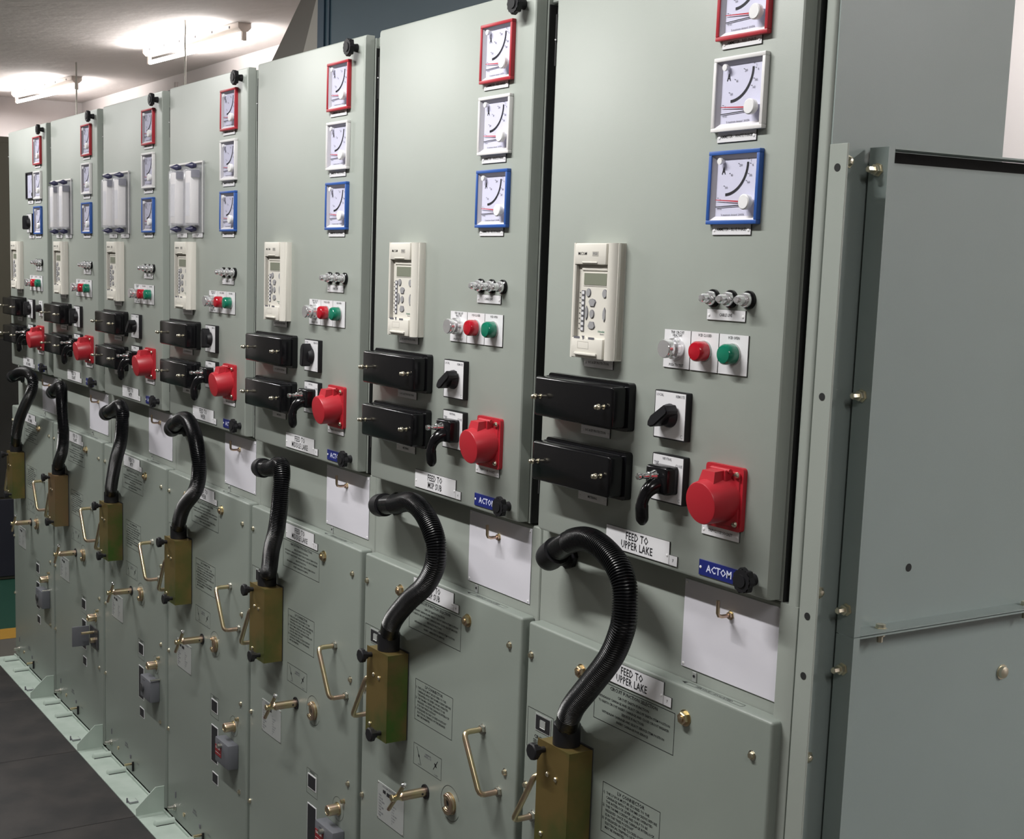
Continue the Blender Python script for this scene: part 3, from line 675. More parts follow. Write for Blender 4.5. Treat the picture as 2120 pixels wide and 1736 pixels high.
def make_live(x):
    org = (x, 0, 1.589); t = thing('cable_live_lamp', '', 'lamp', org); z = 1.589
    b = MB(); b.lathe((x, 0, z), (0, -1, 0), [(0, .0125), (.004, .0125), (.0055, .0110), (.0055, .0098)], 'black', 28); b.done('bezel', t, org)
    b = MB(); b.lathe((x, -.0050, z), (0, -1, 0), [(0, .0098), (.005, .0098), (.007, .0085), (.0075, .0062), (.0170, .0062), (.0200, .0045), (.0212, 0)], 'lens_clear', 24); b.done('lens', t, org)
    return t
for x, w in ((.4575, 'outer one away from the knob side'), (.4925, 'middle one of three'), (.5275, 'one nearest the door edge')):
    each(make_live(x), 'clear CABLE LIVE lamp, ' + {.4575: 'left of three', .4925: 'middle of three', .5275: 'right of three'}[x] + ', {}', group='cable live lamps')

# ------------------------------------------------------------------ selector switches
def make_selector(cx, cz, ang, size=.0700, t1='LOCAL', t2='REMOTE', head='bar'):
    org = (cx, 0, cz); h = size / 2; t = thing('selector_switch', '', 'switch', org)
    b = MB(); b.box(cx - h, cx + h, -.0100, 0, cz - h, cz + h, 'black_matt', .0018, 2, only='y'); b.box(cx - h + .0018, cx + h - .0022, -.0104, -.0100, cz - h + .0020, cz + h - .0016, 'plate')
    b.text(t1, cx - h + .0120, cz + h - .0065, -.0106, .0056, 'ink_grey', xs=.9); b.text(t2, cx + h - .0140, cz + h - .0065, -.0106, .0056, 'ink_grey', xs=.9)
    b.ring(cx + h - .007, cz - h + .007, -.0106, .0020, .0005, 'ink_grey', 40, 320, 20)
    b.done('face_plate', t, org)
    b = MB(); b.lathe((cx, -.0104, cz), (0, -1, 0), [(0, .0175), (.004, .0170), (.008, .0150), (.012, .0135)], 'black_matt', 28)
    a = math.radians(ang); d = V((math.cos(a), math.sin(a))); nrm = V((-d.y, d.x))
    def P(u, v): p = V((cx, cz)) + d * u + nrm * v; return (p.x, p.y)
    b.prism([P(-.0225, -.0045), P(-.019, -.0075), P(.014, -.0085), P(.0230, -.0050), P(.0270, 0), P(.0230, .0050), P(.014, .0085), P(-.019, .0075), P(-.0225, .0045)], -.0345, -.0140, 'black_matt', bev=.0020)
    b.done('knob', t, org)
    return t
sel = {7: 215, 6: 215, 5: 85, 4: 90, 3: 225, 2: 90, 1: 90}
for n, a in sel.items():
    o = make_selector(.3890 + X(n), 1.4180, a); o['label'] = 'square local/remote selector switch with black knob on the %s' % PD[n]; o['group'] = 'local remote selector switches'

def make_control():
    cx, cz = .3905, 1.3255; org = (cx, 0, cz); h = .0352; t = thing('control_switch', '', 'switch', org)
    b = MB(); b.box(cx - h, cx + h, -.0100, 0, cz - h, cz + h, 'black_matt', .0018, 2, only='y'); b.box(cx - h + .0018, cx + h - .0022, -.0104, -.0100, cz - h + .0020, cz + h - .0016, 'plate')
    b.text('TRIP', cx - .0255, cz + .0215, -.0106, .0056, 'ink_grey'); b.text('NEUTRAL', cx - .002, cz + .0290, -.0106, .0052, 'ink_grey', xs=.9); b.text('CLOSE', cx + .0240, cz + .0215, -.0106, .0056, 'ink_grey', xs=.9)
    b.ring(cx + h - .007, cz - h + .007, -.0106, .0020, .0005, 'ink_grey', 40, 320, 20)
    b.done('face_plate', t, org)
    b = MB(); b.box(cx - .0235, cx + .0240, -.0330, -.0104, cz - .0205, cz + .0205, 'black', .0050, 3, only='front'); b.done('hub', t, org)
    b = MB()
    path = [(cx + .002, -.026, cz - .006), (cx + .001, -.037, cz - .009), (cx, -.046, cz - .016), (cx - .001, -.0515, cz - .026), (cx - .001, -.054, cz - .036), (cx - .001, -.053, cz - .050), (cx - .001, -.0515, cz - .0645)]
    pp = []
    for k in range(len(path) - 1):
        for j in range(4):
            s_ = j / 4; p0 = V(path[max(k - 1, 0)]); p1 = V(path[k]); p2 = V(path[k + 1]); p3 = V(path[min(k + 2, len(path) - 1)])
            pp.append(.5 * ((2 * p1) + (p2 - p0) * s_ + (2 * p0 - 5 * p1 + 4 * p2 - p3) * s_ ** 2 + (3 * p1 - p0 - 3 * p2 + p3) * s_ ** 3))
    pp.append(V(path[-1])); n = len(pp)
    rad = lambda k, j: (.0140 - .0055 * min(1, k / (n * .45))) * (1 if k < n - 3 else (.92, .75, .45)[k - (n - 3)]) + (.0010 if n * .6 < k < n - 2 else 0)
    b.tube(pp, .009, 'black', 16, rad); b.done('pistol_grip', t, org)
    b = MB(); b.lathe((cx - .001, -.032, cz + .0065), (0, -1, 0), [(0, .0085), (.004, .0085), (.008, .0060), (.013, .0060), (.014, .0046), (.022, .0040), (.024, .0030), (.026, .0044), (.030, .0052), (.033, .0044), (.0345, 0)], 'chrome', 18)
    b.done('release_button', t, org)
    return t
each(make_control(), 'trip/close control switch with black pistol grip on the {}', group='pistol grip control switches')

# ------------------------------------------------------------------ red sockets
def make_socket():
    cx, cz = .5055, 1.3180; org = (cx, 0, 1.2740); t = thing('power_socket', '', 'socket', org)
    b = MB(); b.box(.4680, .5430, -.0070, 0, 1.2735, 1.3620, 'red', .0048, 3, only='y'); b.box(.473, .538, -.0095, -.0065, 1.279, 1.356, 'red', .003, 2, only='front')
    for x in (.4765, .5345):
        for z in (1.2845, 1.3515): b.lathe((x, -.0090, z), (0, -1, 0), [(0, .0050), (.0012, .0050)], 'red', 16)
    b.done('flange', t, org)
    b = MB(); o = V((cx, -.0070, cz - .001)); d = V((0, -1, -.14)).normalized()
    b.lathe(o, d, [(-.002, .0345), (.004, .0335), (.040, .0300), (.0415, .0290), (.0420, .0270), (.0420, 0)], 'red', 40)
    b.done('lid', t, org)
    b = MB()
    # latch block that tapers from the hinge down to the lid
    p = [(-.010, .0395), (-.036, .0375), (-.0415, .0150), (-.020, .018), (-.008, .028)]
    k = b.mi('red')
    va = [b.bm.verts.new((cx - .0125, y, cz + z)) for y, z in p]; vb = [b.bm.verts.new((cx + .0125, y, cz + z)) for y, z in p]
    for q in (2, 3): va[q].co.x -= .004; vb[q].co.x += .004
    b.bm.faces.new(va).material_index = k; b.bm.faces.new(vb[::-1]).material_index = k
    for j in range(5): b.bm.faces.new((va[j], vb[j], vb[(j + 1) % 5], va[(j + 1) % 5])).material_index = k
    b.cyl((cx - .017, -.0150, cz + .0385), (cx + .020, -.0150, cz + .0385), .0032, 'red', 12)
    b.box(cx + .014, cx + .018, -.022, -.008, cz + .018, cz + .040, 'red', .001, 1)
    b.done('hinge_latch', t, org)
    for x, z in ((.5335, 1.3520), (.5345, 1.2845), (.4765, 1.2845)):
        b = MB(); b.lathe((x, -.0098, z), (0, -1, 0), [(0, .0046), (.0010, .0046), (.0032, .0034), (.0038, .0010)], 'screw', 16); b.box(x - .004, x + .004, -.0139, -.0131, z - .0004, z + .0004, 'ink'); b.done('screw', t, org)
    return t
each(make_socket(), 'red trip/close socket with closed round lid on the {}', group='red sockets')

# ------------------------------------------------------------------ hoses with their connector boxes
HO = {7: [[0.1902, -0.022, 0.8815], [0.2044, -0.031, 0.9079], [0.228, -0.0391, 0.9389], [0.273, -0.0457, 0.9841], [0.329, -0.0502, 1.0456], [0.3543, -0.0521, 1.0924], [0.3585, -0.0512, 1.1214], [0.3496, -0.0475, 1.163], [0.3163, -0.0412, 1.1922], [0.2477, -0.0327, 1.2094], [0.1785, -0.0228, 1.1939], [0.1129, -0.012, 1.1562]],
6: [[0.1941, -0.022, 0.8901], [0.2221, -0.0318, 0.9291], [0.2976, -0.0406, 0.9874], [0.3689, -0.0473, 1.0334], [0.4094, -0.0513, 1.0798], [0.4127, -0.052, 1.1175], [0.3897, -0.0493, 1.1477], [0.3418, -0.0433, 1.1717], [0.282, -0.0346, 1.1767], [0.2084, -0.0238, 1.1592], [0.1248, -0.012, 1.1421]],
5: [[0.2, -0.022, 0.8701], [0.2271, -0.0329, 0.9077], [0.2604, -0.0423, 0.9624], [0.3003, -0.049, 1.0141], [0.3217, -0.052, 1.0666], [0.3276, -0.0509, 1.1102], [0.3199, -0.0456, 1.1459], [0.2913, -0.0367, 1.164], [0.2166, -0.0251, 1.1446], [0.1258, -0.012, 1.1323]],
4: [[0.1978, -0.022, 0.8751], [0.2273, -0.0329, 0.9177], [0.2892, -0.0423, 0.9682], [0.3947, -0.049, 1.0305], [0.4235, -0.052, 1.0911], [0.4074, -0.0509, 1.1353], [0.3718, -0.0456, 1.171], [0.2997, -0.0367, 1.2], [0.2048, -0.0251, 1.1889], [0.1125, -0.012, 1.1548]],
3: [[0.19, -0.022, 0.8645], [0.2297, -0.0341, 0.9205], [0.3047, -0.0442, 1.0059], [0.3716, -0.0506, 1.0695], [0.3938, -0.052, 1.1258], [0.3878, -0.0481, 1.1641], [0.3321, -0.0392, 1.1794], [0.2338, -0.0266, 1.1578], [0.1139, -0.012, 1.1315]],
2: [[0.1876, -0.022, 0.8668], [0.238, -0.0341, 0.9082], [0.3212, -0.0442, 0.9614], [0.3612, -0.0506, 1.0319], [0.354, -0.052, 1.0917], [0.3345, -0.0481, 1.1421], [0.2967, -0.0392, 1.1787], [0.1981, -0.0266, 1.1632], [0.0894, -0.012, 1.138]],
1: [[0.1945, -0.022, 0.8687], [0.2581, -0.0341, 0.9467], [0.3481, -0.0442, 1.0075], [0.4563, -0.0506, 1.0684], [0.5501, -0.052, 1.1258], [0.5622, -0.0481, 1.1699], [0.4523, -0.0392, 1.1887], [0.2777, -0.0266, 1.1763], [0.114, -0.012, 1.144]]}
ZM = {7: 'zinc', 6: 'zinc', 5: 'zinc', 4: 'zinc', 3: 'zinc', 2: 'zinc_pink', 1: 'zinc'}
def spline(pts, step):
    out = []
    P = [V(p) for p in pts]
    for k in range(len(P) - 1):
        p0 = P[max(k - 1, 0)]; p1 = P[k]; p2 = P[k + 1]; p3 = P[min(k + 2, len(P) - 1)]
        for j in range(24):
            s_ = j / 24; out.append(.5 * ((2 * p1) + (p2 - p0) * s_ + (2 * p0 - 5 * p1 + 4 * p2 - p3) * s_ ** 2 + (3 * p1 - p0 - 3 * p2 + p3) * s_ ** 3))
    out.append(P[-1])
    for _ in range(30): out = [out[0]] + [(out[i - 1] + out[i] * 2 + out[i + 1]) / 4 for i in range(1, len(out) - 1)] + [out[-1]]
    res = [out[0]]; acc = 0
    for a, b2 in zip(out, out[1:]):
        L = (b2 - a).length; t_ = step - acc
        while t_ <= L: res.append(a.lerp(b2, t_ / L)); t_ += step
        acc = (acc + L) % step
    return res
for n in range(7, 0, -1):
    dx = X(n); org = (.1886 + dx, .003, .6835)
    t = thing('connector_hose', 'black corrugated hose looping down to its brassy connector box, %s' % PD[n], 'hose', org, 'corrugated hoses with connector boxes')
    F = .003
    b = MB(); zb0, zb1, yf = .6835, .8620, -.0463; zm = ZM[n]
    b.box(.1500 + dx, .2318 + dx, yf + .0012, F - .0035, zb0 + .0005, zb1 - .0005, zm, .0008, 1)
    b.box(.1452 + dx, .2322 + dx, yf, yf + .0012, zb0, zb1, zm)
    b.box(.1500 + dx, .2300 + dx, F - .0035, F, zb0 - .001, zb1 + .001, 'plate_edge')
    b.quad(0, 0, 0, 0, 0, zm) if 0 else None
    b.poly([(.2324 + dx, yf + .0004, zb0 + .0005), (.2324 + dx, F - .0035, zb0 + .0005), (.2324 + dx, F - .0035, zb1 - .0005), (.2324 + dx, yf + .0004, zb1 - .0005)], {6: 'zinc_green', 3: 'zinc_green', 2: 'zinc_pink'}.get(n, 'zinc'))
    box = b.done('connector_box', t, org)
    for x, z in ((.1760, .8095), (.1985, .8080), (.1640, .7040)):
        b = MB(); b.lathe((x + dx, yf, z), (0, -1, 0), [(0, .0042), (.0012, .0042), (.0028, .0028), (.0030, 0)], 'screw', 12); b.done('screw', box, org)
    for x, z in ((.1640, .8480), (.2080, .6985)):
        b = MB(); b.cyl((x + dx, yf, z), (x + dx, yf - .012, z), .0052, 'black_matt', 12)
        b.lathe((x + dx, yf - .010, z), (0, -1, 0), [(0, .0080), (.006, .0085), (.0075, .0140), (.0150, .0145), (.0170, .0125), (.0175, 0)], 'black_matt', 9); b.done('thumb_knob', box, org)
    pts = HO[n]; pts = [(x + dx, y, z) for x, y, z in pts]
    base = (.1905 + dx, -.0220, .8620)
    b = MB(); b.lathe(base, (0, 0, 1), [(0, .0225), (.034, .0225), (.036, .0205)], 'black_matt', 28)
    b.done('collar', t, org)
    full = [(base[0], base[1], .866), (base[0], base[1], .885)] + [p for p in pts[1:]]
    sp = spline(full, .00100)
    # pull the end onto the elbow
    m_ = len(sp)
    def rf(k, j, m_=m_):
        ph = k % 4; r = (.0196, .0196, .0172, .0168)[ph]
        lim = .16 * m_
        if k < lim * .6 or k > m_ - .12 * m_: r = .0190 if ph < 2 else .0187
        if j in (0,): r -= .0012
        return r
    b = MB(); b.tube(sp, .019, 'black_soft', 22, rf); b.done('corrugated_hose', t, org, 50)
    e = V(sp[-1]); prev = V(sp[-14]); d = (e - prev).normalized()
    b = MB()
    b.lathe(e - d * .026, d, [(0, .0205), (.0, .0232), (.030, .0232), (.040, .0215), (.046, .0170), (.050, .0090), (.0515, 0)], 'black_matt', 28)
    q = e + d * .006
    b.cyl((q.x, q.y, q.z), (q.x, .0300, q.z), .0170, 'black_matt', 24)
    b.lathe((q.x, .0301, q.z), (0, -1, 0), [(0, .0235), (.008, .0235), (.009, .0215)], 'black_matt', 8)
    b.done('elbow_plug', t, org)

# ------------------------------------------------------------------ clear plastic test switches on three doors
def make_clear():
    dx = X(4); org = (.194 + dx, 0, 1.69); t = thing('clear_fuse_cover', '', 'cover', org)
    b = MB(); b.box(.0690 + dx, .3190 + dx, -.0040, 0, 1.6880, 1.8705, 'clear'); b.box(.3150 + dx, .3190 + dx, -.0060, -.0040, 1.6880, 1.8705, 'white_frame', .0005, 1); b.box(.069 + dx, .315 + dx, -.0055, -.0040, 1.866, 1.8705, 'paper'); b.done('base_plate', t, org)
    for xc in (.160, .272):
        x0, x1 = xc - .0270 + dx, xc + .0270 + dx
        b = MB(); b.box(x0 + .003, x1 - .009, -.0270, -.0040, 1.7110, 1.8460, 'paper', .003, 2); b.box(x0 + .008, x1 - .016, -.0274, -.0270, 1.7300, 1.8150, 'plate'); c = b.done('cartridge', t, org)
        b = MB(); b.box(x0 + .030, x1 - .002, -.0260, -.0045, 1.8280, 1.8480, 'clip_dark', .001, 1); b.box(x0 + .034, x1 - .010, -.0260, -.0045, 1.7080, 1.7300, 'clear'); b.done('clip', c, org)
        b = MB(); b.box(x0, x1, -.0320, -.0040, 1.7050, 1.8500, 'clear', .0025, 2); b.done('cover_shell', t, org)
        for z in (1.8590, 1.6965):
            b = MB(); b.lathe((xc + dx, -.0060, z), (0, -1, 0), [(0, .0050), (.004, .0065), (.012, .0090), (.020, .0050), (.030, .0010)], 'clip_dark', 12); b.done('thumb_nut', t, org)
    return t
C4 = make_clear()
C4['group'] = 'clear test covers'
C4['label'] = 'clear plastic cover over two cartridges on the %s' % PD[4]
for n in (3, 2): dup(C4, (n - 4) * PITCH, 'clear plastic cover over two cartridges on the %s' % PD[n])
for n in (4, 3, 2):
    for x0, w in ((.1220, 'under the first cartridge'), (.2355, 'under the second cartridge')):
        o = label_plate(x0 + X(n), x0 + .0755 + X(n), 1.6750, 1.6875 if n else 0, 0, 'CURRENT\nTEST' if x0 < .2 else 'VOLTAGE\nTEST', .0052, .9, line=.7)
        o['label'] = 'small white label %s of the %s' % (w, PD[n]); o['group'] = 'cartridge labels'
# extra instruments of the far panel
dx = X(1)
org = (.384 + dx, 0, 1.864); t = thing('voltmeter', 'black-framed white voltmeter beside the white-framed ammeter of the far panel', 'voltmeter', org)
b = MB(); cx, cz, h, w = .3840 + dx, 1.8640, .0480, .004
for x0, x1, z0, z1 in ((-h, h, h - w, h), (-h, h, -h, -h + w), (-h, -h + w, -h + w, h - w), (h - w, h, -h + w, h - w)): b.box(cx + x0, cx + x1, -.0085, 0, cz + z0, cz + z1, 'black_matt', .0008, 1)
b.done('frame', t, org)
b = MB(); b.quad(cx - h + w, cx + h - w, cz - h + w, cz + h - w, -.0015, 'dial'); b.text('V', cx - .01, cz - .022, -.0018, .014); b.ring(cx + .03, cz - .03, -.0018, .055, .0008, 'ink', 95, 175); b.cyl((cx + .032, -.0016, cz - .032), (cx + .032, -.006, cz - .032), .007, 'black_matt', 14); b.done('dial', t, org)
b = MB(); b.quad(cx - h + w, cx + h - w, cz - h + w, cz + h - w, -.0062, 'glass'); b.done('glass', t, org)
o = make_selector(.3930 + dx, 1.7290, 90, .0700, 'OFF', 'ON'); o['label'] = 'upper square selector switch beside the blue-framed ammeter of the far panel'
o = label_plate(.346 + dx, .4210 + dx, 1.7988, 1.8125, 0, 'VOLTMETER', .0056, .9); o['label'] = 'small white label under the black-framed voltmeter at the far end'; o['group'] = 'voltmeter labels'
o = label_plate(.355 + dx, .4300 + dx, 1.6745, 1.6880, 0, 'VOLTS SELECT', .0056, .9); o['label'] = 'small white label under the upper selector switch of the far panel'; o['group'] = 'voltmeter labels'
org = (.503 + dx, 0, 1.424); t = thing('push_button', 'small black push button on white plate beside the selector of the far panel', 'button', org)
b = MB(); b.box(.4800 + dx, .5260 + dx, -.0018, 0, 1.3970, 1.4510, 'plate', .0003, 1); b.text('RESET', .503 + dx, 1.4455, -.0020, .006); b.done('plate', t, org)
b = MB(); b.lathe((.503 + dx, -.0018, 1.424), (0, -1, 0), [(0, .0150), (.006, .0150), (.007, .0130), (.016, .0125), (.017, .011), (.017, 0)], 'black_matt', 24); b.done('cap', t, org)

# ------------------------------------------------------------------ right-hand end of the row
org = (.645, .02, 1.0); b = MB()
b.box(.6342, .6640, .0195, .0225, .004, 1.7890, 'paint', .0004, 1); b.box(.6342, .6372, .0225, .0500, .004, 1.7890, 'paint')
for z in (1.7596, 1.4700, 1.1798, 1.0988): b.cyl((.6490, .0196, z), (.6490, .0190, z), .0050, 'black_gap', 16)
o = b.done('mounting_angle', None, org); o.location = org; tag(o, 'tall narrow steel angle strip with bolt holes at the near cabinet corner', 'steel strip')
def end_cover(z0, z1, label, top):
    org = (.65, .086, z0); t = thing('end_cover', label, 'cover panel', org); y0 = .0865; x1 = .6700
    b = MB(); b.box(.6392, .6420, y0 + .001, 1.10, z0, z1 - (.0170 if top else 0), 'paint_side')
    if top: b.box(.6385, .6390, y0 + .012, 1.10, z1 - .020, z1 - .0027, 'black_gap')  # black backing paints in the shadow band below the top flange
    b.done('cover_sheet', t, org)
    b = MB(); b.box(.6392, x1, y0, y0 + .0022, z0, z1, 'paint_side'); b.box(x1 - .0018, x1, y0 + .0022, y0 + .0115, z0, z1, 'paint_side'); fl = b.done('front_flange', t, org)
    for za, zb in ((z1 - .0025, z1 - .0002), (z0 + .0002, z0 + .0025)):
        b = MB(); b.box(.6420, x1, y0 + .0118, 1.10, za, zb, 'paint_side'); b.done('edge_flange', t, org)
    return t, fl, org
zj = 1.1475
t1, f1, o1 = end_cover(zj + .0005, 1.7885, 'large upper grey-green end cover sheet bolted to the cabinet side', True)
t2, f2, o2 = end_cover(.004, zj - .0005, 'large lower grey-green end cover sheet below the bolted seam', False)
for z, f, o_ in ((1.7600, f1, o1), (1.4700, f1, o1), (1.1830, f1, o1), (1.1010, f2, o2)):
    b = MB(); b.lathe((.6545, .0865, z), (0, -1, 0), [(0, .0090), (.0014, .0090), (.0015, .0072), (.0075, .0072), (.0080, .0045), (.0180, .0045), (.0190, .0035)], 'screw', 6); b.done('bolt', f, o_)
for y in (.153, .460):
    b = MB(); b.lathe((.6560, y, zj + .0025), (0, 0, 1), [(0, .0085), (.0012, .0085), (.0013, .0066), (.0060, .0066)], 'screw', 6); b.done('bolt', t1, o1)
    b = MB(); b.lathe((.6560, y, zj - .0026), (0, 0, -1), [(0, .0066), (.0055, .0066), (.0056, .0040), (.0140, .0040)], 'screw', 6); b.done('bolt', t2, o2)
b = MB(); b.lathe((.6421, .437, 1.0480), (1, 0, 0), [(0, .0115), (.0015, .0115), (.0016, .0095), (.006, .0085), (.0075, .005)], 'screw', 12); b.done('bolt', t2, o2)
b = MB(); b.cyl((.6421, .2165, 1.2260), (.6424, .2165, 1.2260), .0058, 'black_gap', 18); b.done('bolt_hole', t1, o1)

# ------------------------------------------------------------------ room
def slab(name, x0, x1, y0, y1, z0, z1, m):
    b = MB(); b.box(x0, x1, y0, y1, z0, z1, m); return struct(b.done(name))
XL, XR, YF, YB, ZC = -11.45, 6.5, -3.6, 2.6, 3.05
b = MB(); b.box(XL - .1, XR + .1, YF - .1, YB + .1, -.1, 0, 'floor_paint'); struct(b.done('floor'))
b = MB(); b.box(XL + .01, -4.0, YF + .01, YB - .01, .0002, .0012, 'green_floor'); o = struct(b.done('floor_green'))
b = MB(); b.box(-4.0, -3.84, YF + .01, YB - .01, .0002, .0012, 'yellow_line'); o = struct(b.done('floor_stripe'))
slab('wall_left', XL - .1, XL, YF - .1, YB + .1, 0, ZC, 'wall'); slab('wall_right', XR, XR + .1, YF - .1, YB + .1, 0, ZC, 'wall')
slab('wall_back', XL, XR, YB, YB + .1, 0, ZC, 'wall'); slab('wall_front', XL, XR, YF - .1, YF, 0, ZC, 'hood_grey')
slab('ceiling', XL - .1, XR + .1, YF - .1, YB + .1, ZC, ZC + .1, 'ceiling_paint')
# dark steel trench covers in front of the row
k = 0
for i in range(-3, 8):
    x1 = .606 - PITCH * i; x0 = x1 - PITCH
    if x0 < -3.7: continue
    org = ((x0 + x1) / 2, -.6, 0); b = MB(); b.box(x0 + .0015, x1 - .0015, -1.25, -.0845, .0004, .0040, 'rubber_plate', .0008, 1)
    o = b.done('trench_cover', None, org); o.location = org
    near = i
    lab_ = {0: 'in front of the FEED TO UPPER LAKE truck', 1: 'in front of the FEED TO MSP SUB truck', 2: 'in front of the FEED TO MIDDLE LAKE truck', 3: 'before the fourth truck from the near end', 4: 'before the fifth truck from the near end',
            5: 'before the sixth truck from the near end', 6: 'before the truck at the far end', 7: 'past the far end', -1: 'one place beyond the near end cabinet', -2: 'two places beyond the near end cabinet', -3: 'three places beyond the near end cabinet'}[i]
    if i < 1: bpy.data.objects.remove(o); continue
    tag(o, 'dark floor plate ' + lab_, 'floor plate', 'dark floor plates')

# fluorescent fittings
def fitting(x, y, L, label, gr, rz=0):
    org = (x, y, 2.95); t = thing('fluorescent_light', label, 'ceiling light', org, gr); h = L / 2; t.rotation_euler = (0, 0, rz)
    b = MB()
    pts = [(-.045, ZC - .0005), (-.045, ZC - .030), (-.022, ZC - .052), (.022, ZC - .052), (.045, ZC - .030), (.045, ZC - .0005)]
    va = [b.bm.verts.new((x - h, y + a, z)) for a, z in pts]; vb = [b.bm.verts.new((x + h, y + a, z)) for a, z in pts]; k = b.mi('fitting')
    b.bm.faces.new(va).material_index = k; b.bm.faces.new(vb[::-1]).material_index = k
    for j in range(6): b.bm.faces.new((va[j], vb[j], vb[(j + 1) % 6], va[(j + 1) % 6])).material_index = k
    for q in range(6): b.cyl((x - h + .12 + q * (L - .24) / 5, y - .044, ZC - .018), (x - h + .12 + q * (L - .24) / 5, y - .047, ZC - .018), .008, 'grey_dark', 10)
    b.done('housing', t, org)
    for sx in (-1, 1):
        b = MB(); b.box(x + sx * (h - .012) - .012, x + sx * (h - .012) + .012, y - .014, y + .014, ZC - .105, ZC - .050, 'fitting', .004, 2); b.done('lamp_holder', t, org)
    b = MB(); b.cyl((x - h + .026, y, ZC - .092), (x + h - .026, y, ZC - .092), .014, 'tube_glow', 16); b.done('lamp_tube', t, org)
    return t
def lamp(x, y, z, L, P, col=(1.0, .965, .92), w=.06):
    d = bpy.data.lights.new('tube_light', 'AREA'); d.shape = 'RECTANGLE'; d.size = L; d.size_y = w; d.energy = P; d.color = (1.0, .985, .965); d.spread = math.radians(178)
    o = bpy.data.objects.new('tube_light', d); COL.objects.link(o); o.location = (x, y, z)
    return o
XS = (2.95, -.30, -3.60, -6.92, -10.22)
place = {2.95: 'behind the near end', -.30: 'above the near cabinets', -3.60: 'above the far cabinets', -6.92: 'closer of the two seen past the row', -10.22: 'farther of the two seen past the row'}
fi = 0
for x in XS:
    yb = {-6.92: 2.02, -10.22: 1.92}.get(x, 2.02)
    rz = {-6.92: .075, -10.22: .09}.get(x, .03)
    f = fitting(x, yb, 1.47, 'lit ceiling tube light, rear row, ' + place[x], 'rear row of tube lights', rz)
    lamp(x, yb, ZC - .115, 1.4, 80 if x > 2 else 38).rotation_euler = (0, 0, rz)
    f = fitting(x, -1.12, 1.47, 'lit ceiling tube light, aisle row, ' + {2.95: 'beyond the near end', -.30: 'over the near cabinets', -3.60: 'over the far cabinets', -6.92: 'past the far end', -10.22: 'by the end wall'}[x], 'aisle row of tube lights')
    lamp(x, -1.12, ZC - .115, 1.4, {2.95: 26, -.30: 68, -3.60: 64}.get(x, 50))
# upward share of the tubes that brightens the ceiling and the wall behind
for x, yb in ((-6.92, 2.02), (-10.22, 1.92), (-3.6, 2.02)):
    for s in (-1, 1):
        o = lamp(x, yb + s * .13, ZC - .10, 1.35, 13, w=.03); o.rotation_euler = (math.radians(180 - s * 25), 0, 0)

# hanging rods and the cable tray they carry
org = (-6, 1.65, 2.2)
b = MB(); 
for x in (-6.33, -8.67):
    tag(MB().cyl((x, 1.745, 2.331), (x, 1.745, ZC), .006, 'steel', 8).done('hanger_rod'), 'thin steel rod hanging from the ceiling, ' + ('closer of two' if x > -7 else 'farther of two'), 'rod', 'ceiling hanger rods')
b.box(-10.5, -5.2, 1.62, 1.625, 2.30, 2.36, 'steel'); b.box(-10.5, -5.2, 1.865, 1.87, 2.30, 2.36, 'steel')
for i in range(5): b.box(-10.3 + i * 1.2, -10.26 + i * 1.2, 1.62, YB, 2.27, 2.30, 'steel')
for i in range(22): b.box(-10.4 + i * .24, -10.37 + i * .24, 1.625, 1.865, 2.31, 2.33, 'steel')
o = b.done('cable_ladder'); tag(o, 'steel cable ladder hung on thin rods behind the cabinets', 'cable tray')
for y, l in ((2.40, 'thin white conduit running up the end wall corner'),):
    tag(MB().cyl((-11.43, y, 0), (-11.43, y, 2.78), .018, 'wall', 10).done('wall_conduit'), l, 'pipe')
tag(MB().cyl((-8.5, 2.475, 0), (-8.5, 2.475, 2.95), .016, 'wall', 10).done('wall_conduit'), 'thin pipe running up the long rear wall', 'pipe')

# blue duct standing on the rear of the cabinets, with its flared hood
org = (-1.2, 1.0, 1.78); t = thing('blue_duct', 'large blue-grey steel duct standing behind the cabinet tops', 'duct', org)
b = MB(); b.box(-2.868, -.10, .985, 1.24, 1.7805, ZC - .002, 'duct_blue', .003, 1); b.done('casing', t, org)
for xa, xb, ya in ((-2.868, -2.815, .978), (-2.79, -2.775, .980), (-1.335, -1.330, .983)):
    b = MB(); b.box(xa, xb, ya, .985, 1.7805, ZC - .002, 'duct_navy'); b.done('corner_trim', t, org)
b = MB()
f = lambda x, y, z: b.bm.verts.new((x, y, z))
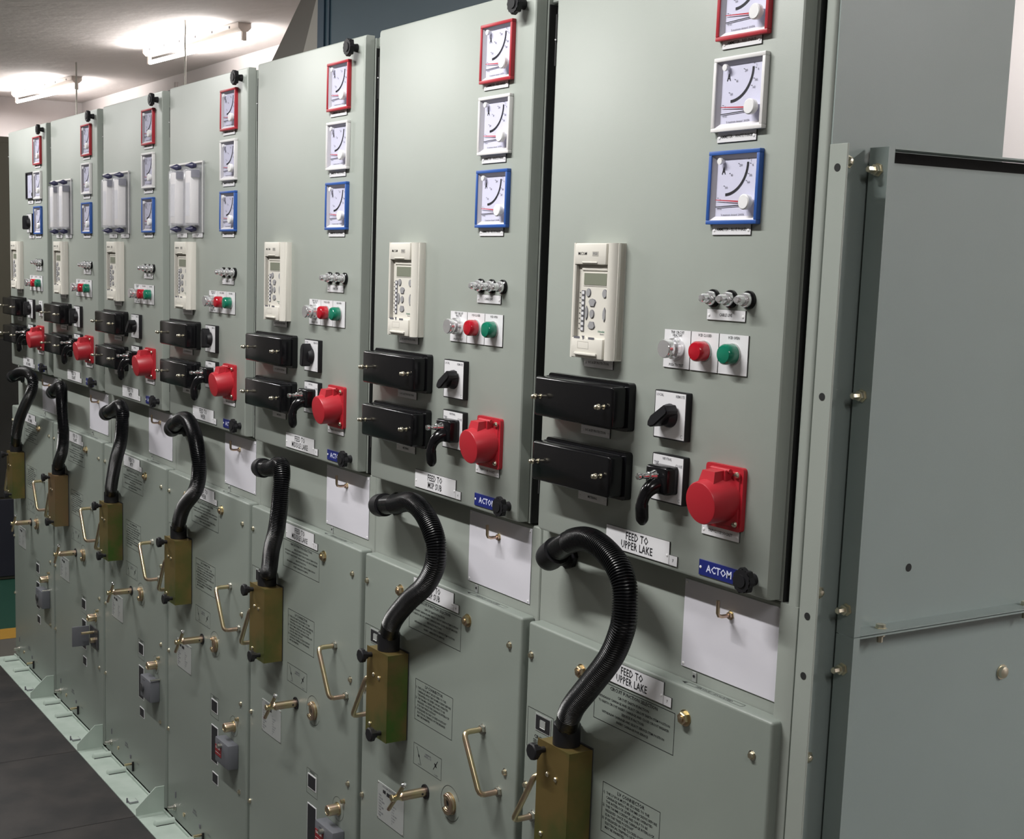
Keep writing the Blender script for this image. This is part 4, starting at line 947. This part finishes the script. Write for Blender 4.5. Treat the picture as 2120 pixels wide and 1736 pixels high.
# side plate (dark) and front plate (light)
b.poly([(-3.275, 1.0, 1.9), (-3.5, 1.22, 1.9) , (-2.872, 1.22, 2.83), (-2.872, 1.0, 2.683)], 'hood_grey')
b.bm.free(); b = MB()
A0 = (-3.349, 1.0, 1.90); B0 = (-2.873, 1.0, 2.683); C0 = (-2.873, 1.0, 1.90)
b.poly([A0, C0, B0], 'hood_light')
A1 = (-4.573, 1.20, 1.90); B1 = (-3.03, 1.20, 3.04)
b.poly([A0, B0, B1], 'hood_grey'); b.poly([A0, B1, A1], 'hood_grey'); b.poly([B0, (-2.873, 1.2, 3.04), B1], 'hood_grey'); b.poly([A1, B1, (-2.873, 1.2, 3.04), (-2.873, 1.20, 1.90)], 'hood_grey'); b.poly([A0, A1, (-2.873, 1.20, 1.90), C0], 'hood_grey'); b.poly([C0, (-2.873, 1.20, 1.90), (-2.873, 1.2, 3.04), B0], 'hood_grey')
o = b.done('duct_hood'); tag(o, 'sloping grey hood flaring out beside the blue-grey duct', 'hood')

# dark cabinet past the far end
org = (-5.4, .2, 0); t = thing('dark_cabinet', 'tall dark brown cabinet past the far end of the row', 'cabinet', org)
b = MB(); b.box(-5.7, -4.91, -.6, .9, .002, 2.168, 'dark_brown', .004, 1); b.done('casing', t, org)
b = MB(); b.box(-4.91, -4.90, -.58, .88, 1.22, 2.14, 'dark_brown', .002, 1); b.done('upper_door', t, org)
b = MB(); b.box(-4.91, -4.90, -.58, .88, .42, 1.205, 'dark_black', .002, 1); b.done('middle_door', t, org)
b = MB(); b.box(-4.91, -4.90, -.58, .88, .02, .41, 'dark_blue', .002, 1); b.done('lower_door', t, org)

# ------------------------------------------------------------------ world, camera, view
w = bpy.data.worlds.new('World'); sc.world = w; w.use_nodes = True
w.node_tree.nodes['Background'].inputs[0].default_value = (.8, .85, .95, 1); w.node_tree.nodes['Background'].inputs[1].default_value = .03
cam = bpy.data.cameras.new('Camera'); co = bpy.data.objects.new('Camera', cam); COL.objects.link(co)
Rm = [[0.50279618, 0.86399918, 0.0264843], [0.13341394, -0.04729447, -0.98993129], [-0.85404726, 0.50126705, -0.13904901]]
cam.sensor_fit = 'HORIZONTAL'; cam.sensor_width = 36; cam.lens = 2838.1684 / 2120 * 36
cam.shift_x = (1060 - 880.9696) / 2120; cam.shift_y = (940.1595 - 868) / 2120; cam.clip_start = .05
M = Matrix(((Rm[0][0], -Rm[1][0], -Rm[2][0]), (Rm[0][1], -Rm[1][1], -Rm[2][1]), (Rm[0][2], -Rm[1][2], -Rm[2][2])))
co.matrix_world = Matrix.Translation((1.90963, -1.30985, 1.62849)) @ M.to_4x4()
sc.camera = co
sc.view_settings.view_transform = 'Standard'; sc.view_settings.look = 'None'; sc.view_settings.exposure = 0.0
